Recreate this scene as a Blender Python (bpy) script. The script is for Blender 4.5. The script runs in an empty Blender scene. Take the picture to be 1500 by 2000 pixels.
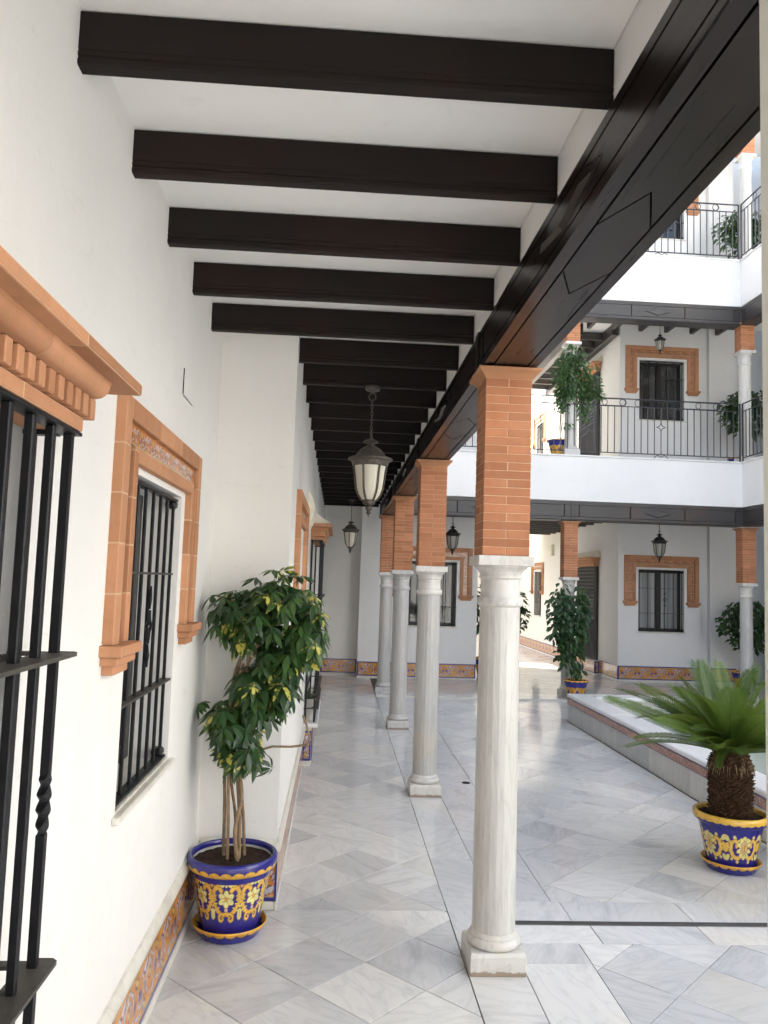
import bpy, math, random
import numpy as np
from mathutils import Vector, Matrix, Euler, noise

R = math.radians
PI = math.pi
SC = bpy.context.scene
COL = SC.collection
rng = random.Random(11)

# ------------------------------------------------------------------ camera, sky, sun, exposure
def make_camera():
    yaw, pitch, roll = 0.0564475, 0.0872139, 0.03331
    cy, sy, cp, sp = math.cos(yaw), math.sin(yaw), math.cos(pitch), math.sin(pitch)
    f = Vector((sy*cp, cy*cp, sp)); r0 = Vector((cy, -sy, 0)); u0 = r0.cross(f)
    r = r0*math.cos(roll)+u0*math.sin(roll); u = u0*math.cos(roll)-r0*math.sin(roll)
    m = Matrix(((r.x, u.x, -f.x, 0), (r.y, u.y, -f.y, 0), (r.z, u.z, -f.z, 1.6), (0, 0, 0, 1)))
    cd = bpy.data.cameras.new('camera'); co = bpy.data.objects.new('camera', cd); COL.objects.link(co)
    co.matrix_world = m
    cd.sensor_fit = 'HORIZONTAL'; cd.sensor_width = 36; cd.lens = 36*1537.75/1500
    cd.clip_start = 0.02; cd.clip_end = 500
    SC.camera = co
make_camera()

SUN_EL, SUN_AZ = R(52), math.atan2(0.42, -0.907)     # direction towards the sun: over the arcade roof, a little from behind the far wing
world = bpy.data.worlds.new('World'); SC.world = world; world.use_nodes = True
wn = world.node_tree.nodes; wl = world.node_tree.links; wn.clear()
sky = wn.new('ShaderNodeTexSky'); sky.sky_type = 'NISHITA'; sky.sun_disc = False
sky.sun_elevation = SUN_EL
sky.sun_rotation = PI/2 - SUN_AZ
sky.air_density = 1.0; sky.dust_density = 2.5; sky.ozone_density = 1.0
bg = wn.new('ShaderNodeBackground'); bg.inputs[1].default_value = 0.15
wo = wn.new('ShaderNodeOutputWorld')
hs = wn.new('ShaderNodeHueSaturation'); hs.inputs['Saturation'].default_value = .76
wl.new(sky.outputs[0], hs.inputs['Color']); wl.new(hs.outputs[0], bg.inputs[0]); wl.new(bg.outputs[0], wo.inputs[0])
sd = bpy.data.lights.new('sun', 'SUN'); sd.energy = 5.0; sd.angle = R(0.53); sd.color = (1, .95, .87)
so = bpy.data.objects.new('sun', sd); COL.objects.link(so)
to_sun = Vector((math.cos(SUN_EL)*math.cos(SUN_AZ), math.cos(SUN_EL)*math.sin(SUN_AZ), math.sin(SUN_EL)))
so.rotation_euler = to_sun.to_track_quat('Z', 'Y').to_euler(); so.location = to_sun*40
SC.view_settings.view_transform = 'Standard'; SC.view_settings.look = 'None'
SC.view_settings.gamma = 1; SC.view_settings.use_curve_mapping = False
SC.view_settings.exposure = 2.14
SC.cycles.max_bounces = 14; SC.cycles.diffuse_bounces = 9; SC.cycles.glossy_bounces = 5
SC.cycles.transmission_bounces = 4; SC.cycles.sample_clamp_indirect = 6.0
SC.cycles.use_denoising = True

# ------------------------------------------------------------------ materials
def ramp(nt, fac, stops):
    n = nt.nodes.new('ShaderNodeValToRGB'); e = n.color_ramp.elements
    while len(e) < len(stops): e.new(.5)
    for i, (p, c) in enumerate(stops):
        e[i].position = p; e[i].color = (*c, 1) if len(c) == 3 else c
    nt.links.new(fac, n.inputs[0]); return n.outputs[0]
def newmat(name, rough=.5, spec=.5):
    m = bpy.data.materials.new(name); m.use_nodes = True
    nt = m.node_tree; b = nt.nodes['Principled BSDF']
    b.inputs['Roughness'].default_value = rough; b.inputs['Specular IOR Level'].default_value = spec
    return m, nt, b
def nd(nt, t, **kw):
    n = nt.nodes.new(t)
    for k, v in kw.items(): setattr(n, k, v)
    return n
def ntex(nt, vec, scale, detail=4, rough=.55, dist=0):
    n = nd(nt, 'ShaderNodeTexNoise'); n.inputs['Scale'].default_value = scale; n.inputs['Detail'].default_value = detail
    n.inputs['Roughness'].default_value = rough; n.inputs['Distortion'].default_value = dist
    if vec is not None: nt.links.new(vec, n.inputs['Vector'])
    return n.outputs['Fac']
def pos(nt): return nd(nt, 'ShaderNodeNewGeometry').outputs['Position']
def objc(nt): return nd(nt, 'ShaderNodeTexCoord').outputs['Object']
def rnd(nt): return nd(nt, 'ShaderNodeObjectInfo').outputs['Random']
def mapv(nt, v, scale=(1, 1, 1), rot=(0, 0, 0)):
    n = nd(nt, 'ShaderNodeMapping'); n.inputs['Scale'].default_value = scale; n.inputs['Rotation'].default_value = rot
    nt.links.new(v, n.inputs['Vector']); return n.outputs[0]
def mixc(nt, a, b, fac, mode='MIX'):
    n = nd(nt, 'ShaderNodeMix', data_type='RGBA', blend_type=mode)
    for s, k in ((a, 6), (b, 7)):
        if isinstance(s, tuple): n.inputs[k].default_value = (*s, 1)
        else: nt.links.new(s, n.inputs[k])
    if isinstance(fac, (int, float)): n.inputs[0].default_value = fac
    else: nt.links.new(fac, n.inputs[0])
    return n.outputs[2]
def mathn(nt, op, a, b=0.0, clamp=False):
    n = nd(nt, 'ShaderNodeMath', operation=op, use_clamp=clamp)
    for i, s in enumerate((a, b)):
        if isinstance(s, (int, float)): n.inputs[i].default_value = s
        else: nt.links.new(s, n.inputs[i])
    return n.outputs[0]
def bump(nt, b, h, strength=.2, dist=.01):
    n = nd(nt, 'ShaderNodeBump'); n.inputs['Strength'].default_value = strength; n.inputs['Distance'].default_value = dist
    nt.links.new(h, n.inputs['Height']); nt.links.new(n.outputs[0], b.inputs['Normal'])

def m_plaster(name, c, stain=.06, bumpy=.25):
    m, nt, b = newmat(name, .8, .25)
    p = pos(nt)
    a = ntex(nt, p, .9, 5, .6); d = ntex(nt, mapv(nt, p, (7, 7, 1.1)), 1.0, 5, .65)
    lo = tuple(x*(1-stain) for x in c); lo2 = (c[0]*(1-stain*.8), c[1]*(1-stain), c[2]*(1-stain*1.5))
    col = ramp(nt, a, [(.35, lo), (.62, c)])
    col = mixc(nt, col, lo2, ramp(nt, d, [(.50, (0, 0, 0)), (.75, (.55, .55, .55))]))
    nt.links.new(col, b.inputs['Base Color'])
    sx = nd(nt, 'ShaderNodeSeparateXYZ'); nt.links.new(p, sx.inputs[0])
    sc_ = ntex(nt, mapv(nt, p, (3, 3, 9)), 2.2, 6, .7, .6)
    sp = ramp(nt, sc_, [(.60, (0, 0, 0)), (.72, (.28, .28, .28))])
    col = mixc(nt, col, (c[0]*.72, c[1]*.69, c[2]*.62), sp)
    nt.links.new(col, b.inputs['Base Color'])
    h = mathn(nt, 'ADD', mathn(nt, 'ADD', ntex(nt, p, 14, 4, .6), mathn(nt, 'MULTIPLY', ntex(nt, p, 3.2, 3, .5), 2.2)), mathn(nt, 'MULTIPLY', ntex(nt, p, 120, 3, .6), .3))
    bump(nt, b, h, bumpy, .006)
    return m
M = {}
M['plaster'] = m_plaster('white_plaster', (.74, .73, .70), .07, .36)
M['facade'] = m_plaster('facade_plaster', (.765, .76, .745), .06, .2)
M['ceiling'] = m_plaster('ceiling_plaster', (.87, .86, .835), .05, .12)
M['passage'] = m_plaster('cream_passage_plaster', (.80, .765, .69), .06, .15)
M['rough_plaster'] = m_plaster('rough_reveal_plaster', (.70, .70, .69), .1, .9)
M['post'] = m_plaster('cream_painted_post', (.70, .69, .63), .05, .1)

def m_terracotta(name, c1, c2, per_object=True):
    m, nt, b = newmat(name, .78, .25)
    p = pos(nt)
    col = ramp(nt, ntex(nt, p, 9, 6, .65), [(.3, c1), (.7, c2)])
    if per_object:
        col = mixc(nt, col, ramp(nt, rnd(nt), [(0, (.80, .77, .74)), (.4, (.97, .96, .95)), (.8, (1.03, 1.03, 1.03)), (1, (1.14, 1.13, 1.12))]), 1.0, 'MULTIPLY')
    sp = ntex(nt, p, 160, 2, .5)
    col = mixc(nt, col, (.30, .13, .06), ramp(nt, sp, [(.66, (0, 0, 0)), (.74, (.5, .5, .5))]))
    st = ntex(nt, mapv(nt, p, (5, 5, 1.6)), 1.6, 6, .7, .5)
    col = mixc(nt, col, (.26, .16, .10), ramp(nt, st, [(.52, (0, 0, 0)), (.74, (.42, .42, .42))]))
    ef = ntex(nt, p, 13, 5, .7)
    col = mixc(nt, col, (.66, .47, .33), ramp(nt, ef, [(.60, (0, 0, 0)), (.78, (.12, .12, .12))]))
    nt.links.new(col, b.inputs['Base Color'])
    bump(nt, b, mathn(nt, 'ADD', ntex(nt, p, 110, 3, .6), mathn(nt, 'MULTIPLY', ntex(nt, p, 22, 3, .6), 1.5)), .3, .0025)
    return m
M['brick'] = m_terracotta('orange_brick', (.355, .148, .073), (.43, .19, .098))
M['terracotta'] = m_terracotta('terracotta_moulding', (.42, .205, .105), (.49, .25, .137))
M['mortar'] = m_plaster('brick_mortar', (.60, .39, .24), .2, .4)

def m_marble(name, base, vein, dark, scale, stretch, rough, per_obj, warm=None):
    m, nt, b = newmat(name, rough, .5)
    v = pos(nt)
    if per_obj:
        r = rnd(nt); at = nd(nt, 'ShaderNodeAttribute', attribute_name='tint').outputs['Fac']
        r = mathn(nt, 'FRACT', mathn(nt, 'ADD', r, mathn(nt, 'MULTIPLY', at, 7.31)))
        vr = nd(nt, 'ShaderNodeVectorRotate', rotation_type='Z_AXIS'); nt.links.new(v, vr.inputs['Vector'])
        nt.links.new(mathn(nt, 'MULTIPLY', r, 6.283), vr.inputs['Angle'])
        ad = nd(nt, 'ShaderNodeVectorMath', operation='ADD'); nt.links.new(vr.outputs[0], ad.inputs[0])
        cx = nd(nt, 'ShaderNodeCombineXYZ'); nt.links.new(mathn(nt, 'MULTIPLY', r, 91.7), cx.inputs[0]); nt.links.new(mathn(nt, 'MULTIPLY', r, 37.3), cx.inputs[1])
        nt.links.new(cx.outputs[0], ad.inputs[1]); v = ad.outputs[0]
    s = mapv(nt, v, stretch)
    cloud = ntex(nt, s, scale, 7, .62, 1.2)
    fine = ntex(nt, s, scale*1.9, 4, .5, 1.2)
    col = ramp(nt, cloud, [(.28, dark), (.45, base), (.62, base), (.8, tuple(min(1, x*1.07) for x in base))])
    w = mathn(nt, 'ABSOLUTE', mathn(nt, 'SUBTRACT', fine, .5))
    vm = ramp(nt, w, [(0, (.6, .6, .6)), (.02, (.25, .25, .25)), (.09, (0, 0, 0))])
    col = mixc(nt, col, vein, vm)
    if warm: col = mixc(nt, col, warm, ramp(nt, ntex(nt, v, scale*.6, 4, .6), [(.55, (0, 0, 0)), (.72, (.55, .55, .55))]))
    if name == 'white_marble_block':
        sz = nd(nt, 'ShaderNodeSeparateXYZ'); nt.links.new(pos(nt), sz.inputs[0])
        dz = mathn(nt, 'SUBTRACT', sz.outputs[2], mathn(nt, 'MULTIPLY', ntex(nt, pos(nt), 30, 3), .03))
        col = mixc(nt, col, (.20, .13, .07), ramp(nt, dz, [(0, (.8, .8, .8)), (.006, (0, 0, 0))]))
    if per_obj:
        g = ramp(nt, mathn(nt, 'FRACT', mathn(nt, 'MULTIPLY', r, 13.7)), [(0, (.82, .825, .84)), (.35, (.93, .93, .935)), (.7, (1.0, 1.0, .99)), (1, (1.10, 1.09, 1.06))])
        col = mixc(nt, col, g, 1.0, 'MULTIPLY')
    nt.links.new(col, b.inputs['Base Color'])
    nt.links.new(mathn(nt, 'ADD', mathn(nt, 'MULTIPLY', ntex(nt, v, 6, 4, .6), .12), rough-.06), b.inputs['Roughness'])
    bump(nt, b, ntex(nt, pos(nt), 3.0, 3, .5), .035, .01)
    return m
M['floor'] = m_marble('grey_marble_floor', (.64, .635, .62), (.50, .50, .495), (.46, .46, .46), 1.5, (1, 3.4, 1), .115, True, (.66, .62, .53))
M['column'] = m_marble('white_marble_column', (.49, .482, .455), (.35, .34, .315), (.41, .40, .375), 3.0, (5, 5, .5), .33, True, (.56, .49, .38))
M['capital'] = m_marble('white_marble_block', (.56, .55, .52), (.40, .385, .355), (.47, .455, .425), 6.0, (1, 1, .5), .35, True, (.56, .47, .34))
M['basin'] = m_marble('grey_marble_slab', (.54, .535, .50), (.38, .38, .36), (.42, .42, .39), 2.0, (2, 2, .5), .3, True)
M['coping_old'] = m_marble('white_marble_coping', (.72, .725, .73), (.69, .69, .70), (.70, .70, .71), .7, (1, 1, 1), .28, False)
M['skirt'] = m_marble('cream_marble_base', (.66, .64, .57), (.5, .48, .42), (.56, .54, .47), 3.0, (1, 1, 1), .3, False)

def m_wood(name, c1, c2, stretch, rough, spec=.5):
    m, nt, b = newmat(name, rough, spec)
    p = pos(nt); s = mapv(nt, p, stretch)
    g = ntex(nt, s, 1.0, 7, .7, .4)
    col = ramp(nt, g, [(.3, c1), (.72, c2)])
    red = ntex(nt, p, 1.7, 3, .6)
    col = mixc(nt, col, (c2[0]*1.7, c2[1]*1.05, c2[2]*.8), ramp(nt, red, [(.5, (0, 0, 0)), (.75, (.6, .6, .6))]))
    nt.links.new(col, b.inputs['Base Color'])
    nt.links.new(mathn(nt, 'ADD', mathn(nt, 'MULTIPLY', g, .25), rough-.12), b.inputs['Roughness'])
    bump(nt, b, g, .10, .002)
    return m
M['beam'] = m_wood('dark_stained_beam', (.006, .0042, .0036), (.014, .0082, .006), (1.6, 70, 45), .62, .25)
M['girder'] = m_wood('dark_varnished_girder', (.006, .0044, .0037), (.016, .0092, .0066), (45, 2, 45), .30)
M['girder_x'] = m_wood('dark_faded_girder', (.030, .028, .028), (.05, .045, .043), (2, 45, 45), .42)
M['groove'], _nt, _b = newmat('girder_groove', .8, .1); _b.inputs['Base Color'].default_value = (.004, .0035, .003, 1)
def m_plain(name, c, rough=.5, spec=.5, metal=0, var=.12, sc=8, b_=.0):
    m, nt, b = newmat(name, rough, spec); p = objc(nt)
    col = ramp(nt, ntex(nt, p, sc, 5, .6), [(.3, tuple(x*(1-var) for x in c)), (.7, tuple(min(1, x*(1+var)) for x in c))])
    nt.links.new(col, b.inputs['Base Color']); b.inputs['Metallic'].default_value = metal
    if b_: bump(nt, b, ntex(nt, p, sc*8, 4, .6), b_, .004)
    return m
M['iron'] = m_plain('black_painted_iron', (.009, .009, .011), .45, .3, 0, .3, 30, .1)
M['rail'] = m_plain('black_railing_iron', (.018, .019, .026), .45, .5, 0, .2, 30)
M['plate'] = m_plain('dusty_iron_plate', (.055, .05, .042), .6, .4, 0, .3, 20, .2)
M['lantern'] = m_plain('aged_bronze', (.085, .074, .060), .48, .5, .35, .35, 40, .2)
M['smokeglass'] = m_plain('grey_lantern_glass', (.30, .295, .25), .2, .5, 0, .1, 6)
M['black_lantern'] = m_plain('black_lantern_metal', (.014, .013, .012), .5, .5, .2, .3, 40, .1)
M['frame'] = m_plain('dark_window_timber', (.013, .011, .010), .4, .5, 0, .25, 12)
M['soil'] = m_plain('dark_potting_soil', (.045, .028, .02), .95, .1, 0, .6, 60, 1.0)
M['stem'] = m_plain('woody_stem', (.23, .16, .095), .8, .2, 0, .35, 25, .6)
M['stem_green'] = m_plain('green_stalk', (.12, .14, .05), .7, .3, 0, .3, 25)
M['bark'] = m_plain('cycad_bark', (.075, .042, .024), .9, .15, 0, .55, 45, .8)
M['inner_pot'] = m_plain('pale_glaze_inside', (.55, .55, .50), .4)
M['coping'] = m_plain('white_marble_coping_slab', (.70, .70, .69), .28, .5, 0, .05, 2)
M['cream'] = m_plain('cream_fitting', (.70, .66, .54), .5)
M['greypot'] = m_plain('pale_grey_pot', (.50, .49, .44), .6)
M['slot'] = m_plain('slot_drain_metal', (.15, .155, .18), .4, .5, .6)
M['gap'] = m_plain('dark_gap', (.02, .018, .015), .9, .1)
M['grout'] = m_plain('floor_grout', (.10, .095, .085), .9, .1, 0, .25, 3)
M['pane'], _nt, _b = newmat('grey_window_pane', .06, .6)
_nt.links.new(ramp(_nt, ntex(_nt, mapv(_nt, objc(_nt), (14, 14, .3)), 1, 2), [(.4, (.20, .21, .21)), (.6, (.36, .365, .36))]), _b.inputs['Base Color'])
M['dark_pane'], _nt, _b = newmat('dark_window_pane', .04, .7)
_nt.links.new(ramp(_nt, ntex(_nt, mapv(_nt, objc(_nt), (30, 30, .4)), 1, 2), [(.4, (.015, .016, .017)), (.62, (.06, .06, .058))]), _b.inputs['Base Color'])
M['lampglass'], _nt, _b = newmat('frosted_cream_glass', .35, .5)
_b.inputs['Base Color'].default_value = (.60, .57, .47, 1); _b.inputs['Subsurface Weight'].default_value = .25
_b.inputs['Subsurface Radius'].default_value = (.06, .05, .03)
M['clearglass'], _nt, _b = newmat('seeded_side_glass', .12, .5)
_b.inputs['Base Color'].default_value = (.8, .8, .76, 1); _b.inputs['Transmission Weight'].default_value = .55
M['water'], _nt, _b = newmat('pale_green_water', .04, .5)
_b.inputs['Base Color'].default_value = (.40, .45, .38, 1)
bump(_nt, _b, ntex(_nt, pos(_nt), 5, 3), .05, .02)

def m_paint(name, rough=.12):
    m, nt, b = newmat(name, rough, .6)
    a = nd(nt, 'ShaderNodeAttribute', attribute_name='paint').outputs['Color']
    n = ramp(nt, ntex(nt, objc(nt), 22, 5, .7), [(.3, (.70, .70, .72)), (.7, (1.12, 1.12, 1.1))])
    nt.links.new(mixc(nt, a, n, 1.0, 'MULTIPLY'), b.inputs['Base Color'])
    bump(nt, b, ntex(nt, objc(nt), 45, 3), .08, .003)
    return m
M['paint'] = m_paint('painted_glaze', .16)
M['paint_dull'] = m_paint('painted_tile_matt', .3)

def m_leaf(name, c1, c2, c3, vari, rough=.32, yl=(.55, .50, .10)):
    m, nt, b = newmat(name, rough, .5)
    r = rnd(nt); at = nd(nt, 'ShaderNodeAttribute', attribute_name='tint').outputs['Fac']
    r = mathn(nt, 'FRACT', mathn(nt, 'ADD', r, mathn(nt, 'MULTIPLY', at, 3.77)))
    col = ramp(nt, r, [(0, c1), (.5, c2), (1, c3)])
    if vari:
        v = ntex(nt, objc(nt), 26, 3, .6)
        sel = ramp(nt, mathn(nt, 'FRACT', mathn(nt, 'MULTIPLY', r, 11.3)), [(1-vari-.02, (0, 0, 0)), (1-vari, (1, 1, 1))])
        vm = mixc(nt, (0, 0, 0), ramp(nt, v, [(.47, (0, 0, 0)), (.56, (1, 1, 1))]), sel)
        col = mixc(nt, col, yl, vm)
    nt.links.new(col, b.inputs['Base Color'])
    b.inputs['Transmission Weight'].default_value = 0
    # thin leaf: let some light through
    tr = nd(nt, 'ShaderNodeBsdfTranslucent'); nt.links.new(mixc(nt, col, (.5, .7, .1), .25), tr.inputs[0])
    mx = nd(nt, 'ShaderNodeMixShader'); mx.inputs[0].default_value = .22
    out = nt.nodes['Material Output']
    nt.links.new(b.outputs[0], mx.inputs[1]); nt.links.new(tr.outputs[0], mx.inputs[2]); nt.links.new(mx.outputs[0], out.inputs[0])
    return m
M['leaf'] = m_leaf('umbrella_tree_leaf', (.014, .042, .015), (.026, .072, .022), (.055, .12, .03), .075)
M['frond'] = m_leaf('cycad_frond', (.03, .068, .012), (.062, .115, .016), (.13, .18, .024), 0, .35)
M['climber'] = m_leaf('climber_leaf', (.012, .035, .014), (.022, .06, .02), (.045, .10, .03), 0, .35)
M['ivy'] = m_leaf('balcony_ivy_leaf', (.03, .075, .025), (.05, .11, .04), (.10, .17, .06), 0, .4)

# ------------------------------------------------------------------ mesh builder
LOC = {}
class MB:
    def __init__(s): s.v = []; s.f = []; s.c = None; s.t = None
    def add(s, vs, fs):
        o = len(s.v); s.v += [tuple(p) for p in vs]; s.f += [tuple(i+o for i in q) for q in fs]; return s
    def box(s, x0, x1, y0, y1, z0, z1, b=0.0):
        x0, x1 = min(x0, x1), max(x0, x1); y0, y1 = min(y0, y1), max(y0, y1); z0, z1 = min(z0, z1), max(z0, z1)
        if b <= 0:
            vs = [(x, y, z) for z in (z0, z1) for y in (y0, y1) for x in (x0, x1)]
            return s.add(vs, [(0, 2, 3, 1), (4, 5, 7, 6), (0, 1, 5, 4), (2, 6, 7, 3), (0, 4, 6, 2), (1, 3, 7, 5)])
        b = min(b, (x1-x0)*.45, (y1-y0)*.45, (z1-z0)*.45)
        vs = []; X = (x0, x1); Y = (y0, y1); Z = (z0, z1); idx = {}
        for i in (0, 1):
            for j in (0, 1):
                for k in (0, 1):
                    sx, sy, sz = (1 if i == 0 else -1)*b, (1 if j == 0 else -1)*b, (1 if k == 0 else -1)*b
                    for ax, p in (('x', (X[i], Y[j]+sy, Z[k]+sz)), ('y', (X[i]+sx, Y[j], Z[k]+sz)), ('z', (X[i]+sx, Y[j]+sy, Z[k]))):
                        idx[(i, j, k, ax)] = len(vs); vs.append(p)
        g = lambda *a: idx[a]
        fs = []
        for i in (0, 1):
            q = [g(i, 0, 0, 'x'), g(i, 1, 0, 'x'), g(i, 1, 1, 'x'), g(i, 0, 1, 'x')]; fs.append(q[::-1] if i == 0 else q)
            q = [g(0, i, 0, 'y'), g(0, i, 1, 'y'), g(1, i, 1, 'y'), g(1, i, 0, 'y')]; fs.append(q[::-1] if i == 0 else q)
            q = [g(0, 0, i, 'z'), g(1, 0, i, 'z'), g(1, 1, i, 'z'), g(0, 1, i, 'z')]; fs.append(q[::-1] if i == 0 else q)
        for a in (0, 1):
            for c in (0, 1):
                fs.append([g(a, c, 0, 'x'), g(a, c, 1, 'x'), g(a, c, 1, 'y'), g(a, c, 0, 'y')])
                fs.append([g(a, 0, c, 'x'), g(a, 1, c, 'x'), g(a, 1, c, 'z'), g(a, 0, c, 'z')])
                fs.append([g(0, a, c, 'y'), g(1, a, c, 'y'), g(1, a, c, 'z'), g(0, a, c, 'z')])
                for d in (0, 1): fs.append([g(a, c, d, 'x'), g(a, c, d, 'y'), g(a, c, d, 'z')])
        cx, cy, cz = (x0+x1)/2, (y0+y1)/2, (z0+z1)/2
        out = []
        for q in fs:      # orient outward
            p = [Vector(vs[i]) for i in q]; n = (p[1]-p[0]).cross(p[2]-p[0]); c = sum(p, Vector())/len(p)
            out.append(tuple(q) if n.dot(c-Vector((cx, cy, cz))) >= 0 else tuple(reversed(q)))
        return s.add(vs, out)
    def prism(s, poly, ax, a0, a1):
        # poly: 2-D points; ax: axis of extrusion; the other two axes in order (y,z),(x,z),(x,y)
        def P(u, w, a): return {'x': (a, u, w), 'y': (u, a, w), 'z': (u, w, a)}[ax]
        n = len(poly); vs = [P(u, w, a0) for u, w in poly]+[P(u, w, a1) for u, w in poly]
        area = sum(poly[i][0]*poly[(i+1) % n][1]-poly[(i+1) % n][0]*poly[i][1] for i in range(n))
        flip = (area < 0) ^ (ax == 'y') ^ (a1 < a0)
        fs = [tuple(range(n))[::-1], tuple(range(n, 2*n))]+[(i, (i+1) % n, n+(i+1) % n, n+i) for i in range(n)]
        if flip: fs = [q[::-1] for q in fs]
        return s.add(vs, fs)
    def lathe(s, prof, seg=32, cx=0, cy=0, cz=0, cap=True, flute=None, squash=None):
        o = len(s.v); n = len(prof)
        for r, z in prof:
            for i in range(seg):
                a = 2*PI*i/seg; rr = r
                if flute: rr = r-flute(a, z)
                s.v.append((cx+rr*math.cos(a), cy+rr*math.sin(a), cz+z))
        for j in range(n-1):
            for i in range(seg):
                k = (i+1) % seg
                s.f.append((o+j*seg+i, o+j*seg+k, o+(j+1)*seg+k, o+(j+1)*seg+i))
        if cap:
            s.f.append(tuple(o+i for i in range(seg))[::-1]); s.f.append(tuple(o+(n-1)*seg+i for i in range(seg)))
        return s
    def tube(s, pts, r, seg=6, cap=True, twist=0):
        pts = [Vector(p) for p in pts]; n = len(pts); o = len(s.v)
        rad = r if callable(r) else (lambda t: r)
        up = Vector((0, 0, 1)); prev = None
        for i, p in enumerate(pts):
            t = (pts[min(i+1, n-1)]-pts[max(i-1, 0)]).normalized()
            if prev is None:
                a = t.cross(up) if abs(t.z) < .95 else t.cross(Vector((1, 0, 0))); a.normalize()
            else:
                a = prev-t*prev.dot(t); a.normalize()
            prev = a; b = t.cross(a); rr = rad(i/(n-1))
            for k in range(seg):
                q = 2*PI*k/seg+PI/seg+(twist(i/(n-1)) if twist else 0); s.v.append(tuple(p+a*math.cos(q)*rr+b*math.sin(q)*rr))
        for i in range(n-1):
            for k in range(seg):
                m = (k+1) % seg
                s.f.append((o+i*seg+k, o+i*seg+m, o+(i+1)*seg+m, o+(i+1)*seg+k))
        if cap: s.f.append(tuple(o+k for k in range(seg))[::-1]); s.f.append(tuple(o+(n-1)*seg+k for k in range(seg)))
        return s
    def ring(s, c, r, t, axis='y', seg=20, sx=1, sz=1):
        pts = []
        for i in range(seg+1):
            a = 2*PI*i/seg; u, w = r*sx*math.cos(a), r*sz*math.sin(a)
            pts.append({'y': (c[0]+u, c[1], c[2]+w), 'x': (c[0], c[1]+u, c[2]+w), 'z': (c[0]+u, c[1]+w, c[2])}[axis])
        return s.tube(pts, t, 5, False)
    def mesh(s, name, m, smooth=None, off=None):
        me = bpy.data.meshes.new(name)
        v = s.v if off is None else [(p[0]-off[0], p[1]-off[1], p[2]-off[2]) for p in s.v]
        me.from_pydata(v, [], s.f); me.update()
        if s.c is not None:
            a = me.attributes.new('paint', 'FLOAT_COLOR', 'POINT'); a.data.foreach_set('color', np.asarray(s.c, np.float32).ravel())
        if s.t is not None:
            a = me.attributes.new('tint', 'FLOAT', 'POINT'); a.data.foreach_set('value', np.asarray(s.t, np.float32))
        me.materials.append(m if not isinstance(m, str) else M[m])
        if smooth is not None:
            me.shade_smooth()
            if smooth < 180: me.set_sharp_from_angle(angle=R(smooth))
        return me
    def build(s, name, m, parent=None, smooth=None, world=True):
        off = None
        if parent is not None and world: off = LOC.get(parent.name, (0, 0, 0))
        return inst(name, s.mesh(name, m, smooth, off), parent)
def inst(name, me, parent=None, loc=(0, 0, 0), rot=(0, 0, 0), scale=(1, 1, 1)):
    o = bpy.data.objects.new(name, me); COL.objects.link(o)
    o.location = loc; o.rotation_euler = rot; o.scale = scale
    if parent is not None:
        o.parent = parent; LOC[o.name] = tuple(Vector(LOC.get(parent.name, (0, 0, 0)))+Vector(loc))
    else: LOC[o.name] = tuple(loc)
    return o
def tag(o, label=None, cat=None, group=None, kind=None):
    if label: o['label'] = label; o['kind'] = 'thing'
    if cat: o['category'] = cat
    if group: o['group'] = group
    if kind: o['kind'] = kind
    return o
def thing(name, label, cat, loc=(0, 0, 0), rotz=0, group=None):
    o = bpy.data.objects.new(name, None); COL.objects.link(o); o.empty_display_size = .1
    o.location = loc; o.rotation_euler = (0, 0, rotz); LOC[o.name] = tuple(loc)
    return tag(o, label, cat, group)
def kids(o): return list(o.children)
def dup(o, loc=None, label=None, parent=None, group=None, rotz=None):
    c = o.copy(); COL.objects.link(c)
    if parent is not None: c.parent = parent
    if loc is not None: c.location = loc; LOC[c.name] = tuple(loc)
    if rotz is not None: c.rotation_euler = (0, 0, rotz)
    if label: c['label'] = label
    if group: c['group'] = group
    for k in kids(o): dup(k, parent=c)
    return c

# ------------------------------------------------------------------ painted decoration (flat glaze print)
def strokes_paint(U, V, base, items):
    """U,V arrays; items: ('line', pts, w0, w1, col, outline) or ('ell', cx, cy, rx, ry, ang, col, outline)."""
    C = np.array(base, float) if np.ndim(base) > 1 else np.tile(np.array(base, float), (len(U), 1))
    for it in items:
        if it[0] == 'line':
            _, pts, w0, w1, col, oc, ow = it
            D = np.full(len(U), 9.0); n = len(pts)-1
            for i in range(n):
                (ax, ay), (bx, by) = pts[i], pts[i+1]
                dx, dy = bx-ax, by-ay; L = dx*dx+dy*dy+1e-12
                t = np.clip(((U-ax)*dx+(V-ay)*dy)/L, 0, 1)
                d = np.hypot(U-ax-t*dx, V-ay-t*dy); w = w0+(w1-w0)*((i+t)/n)
                D = np.minimum(D, d-w)
            if oc is not None: C[D < ow] = oc
            C[D < 0] = col
        else:
            _, cx, cy, rx, ry, ang, col, oc, ow = it
            ca, sa = math.cos(ang), math.sin(ang)
            x = (U-cx)*ca+(V-cy)*sa; y = -(U-cx)*sa+(V-cy)*ca
            q = np.hypot(x/rx, y/ry)
            if oc is not None: C[np.hypot(x/(rx+ow), y/(ry+ow)) < 1] = oc
            m = q < 1; C[m] = col
    return C
def spiral(cx, cy, r0, r1, a0, a1, n=22):
    return [(cx+(r0+(r1-r0)*i/n)*math.cos(a0+(a1-a0)*i/n), cy+(r0+(r1-r0)*i/n)*math.sin(a0+(a1-a0)*i/n)) for i in range(n+1)]
BLUE = (.020, .018, .20); DBL = (.012, .010, .10); YEL = (.70, .36, .035); CRM = (.66, .62, .25); ORG = (.55, .20, .02); LIL = (.60, .56, .60)
OUT = (.16, .055, .012)

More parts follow.
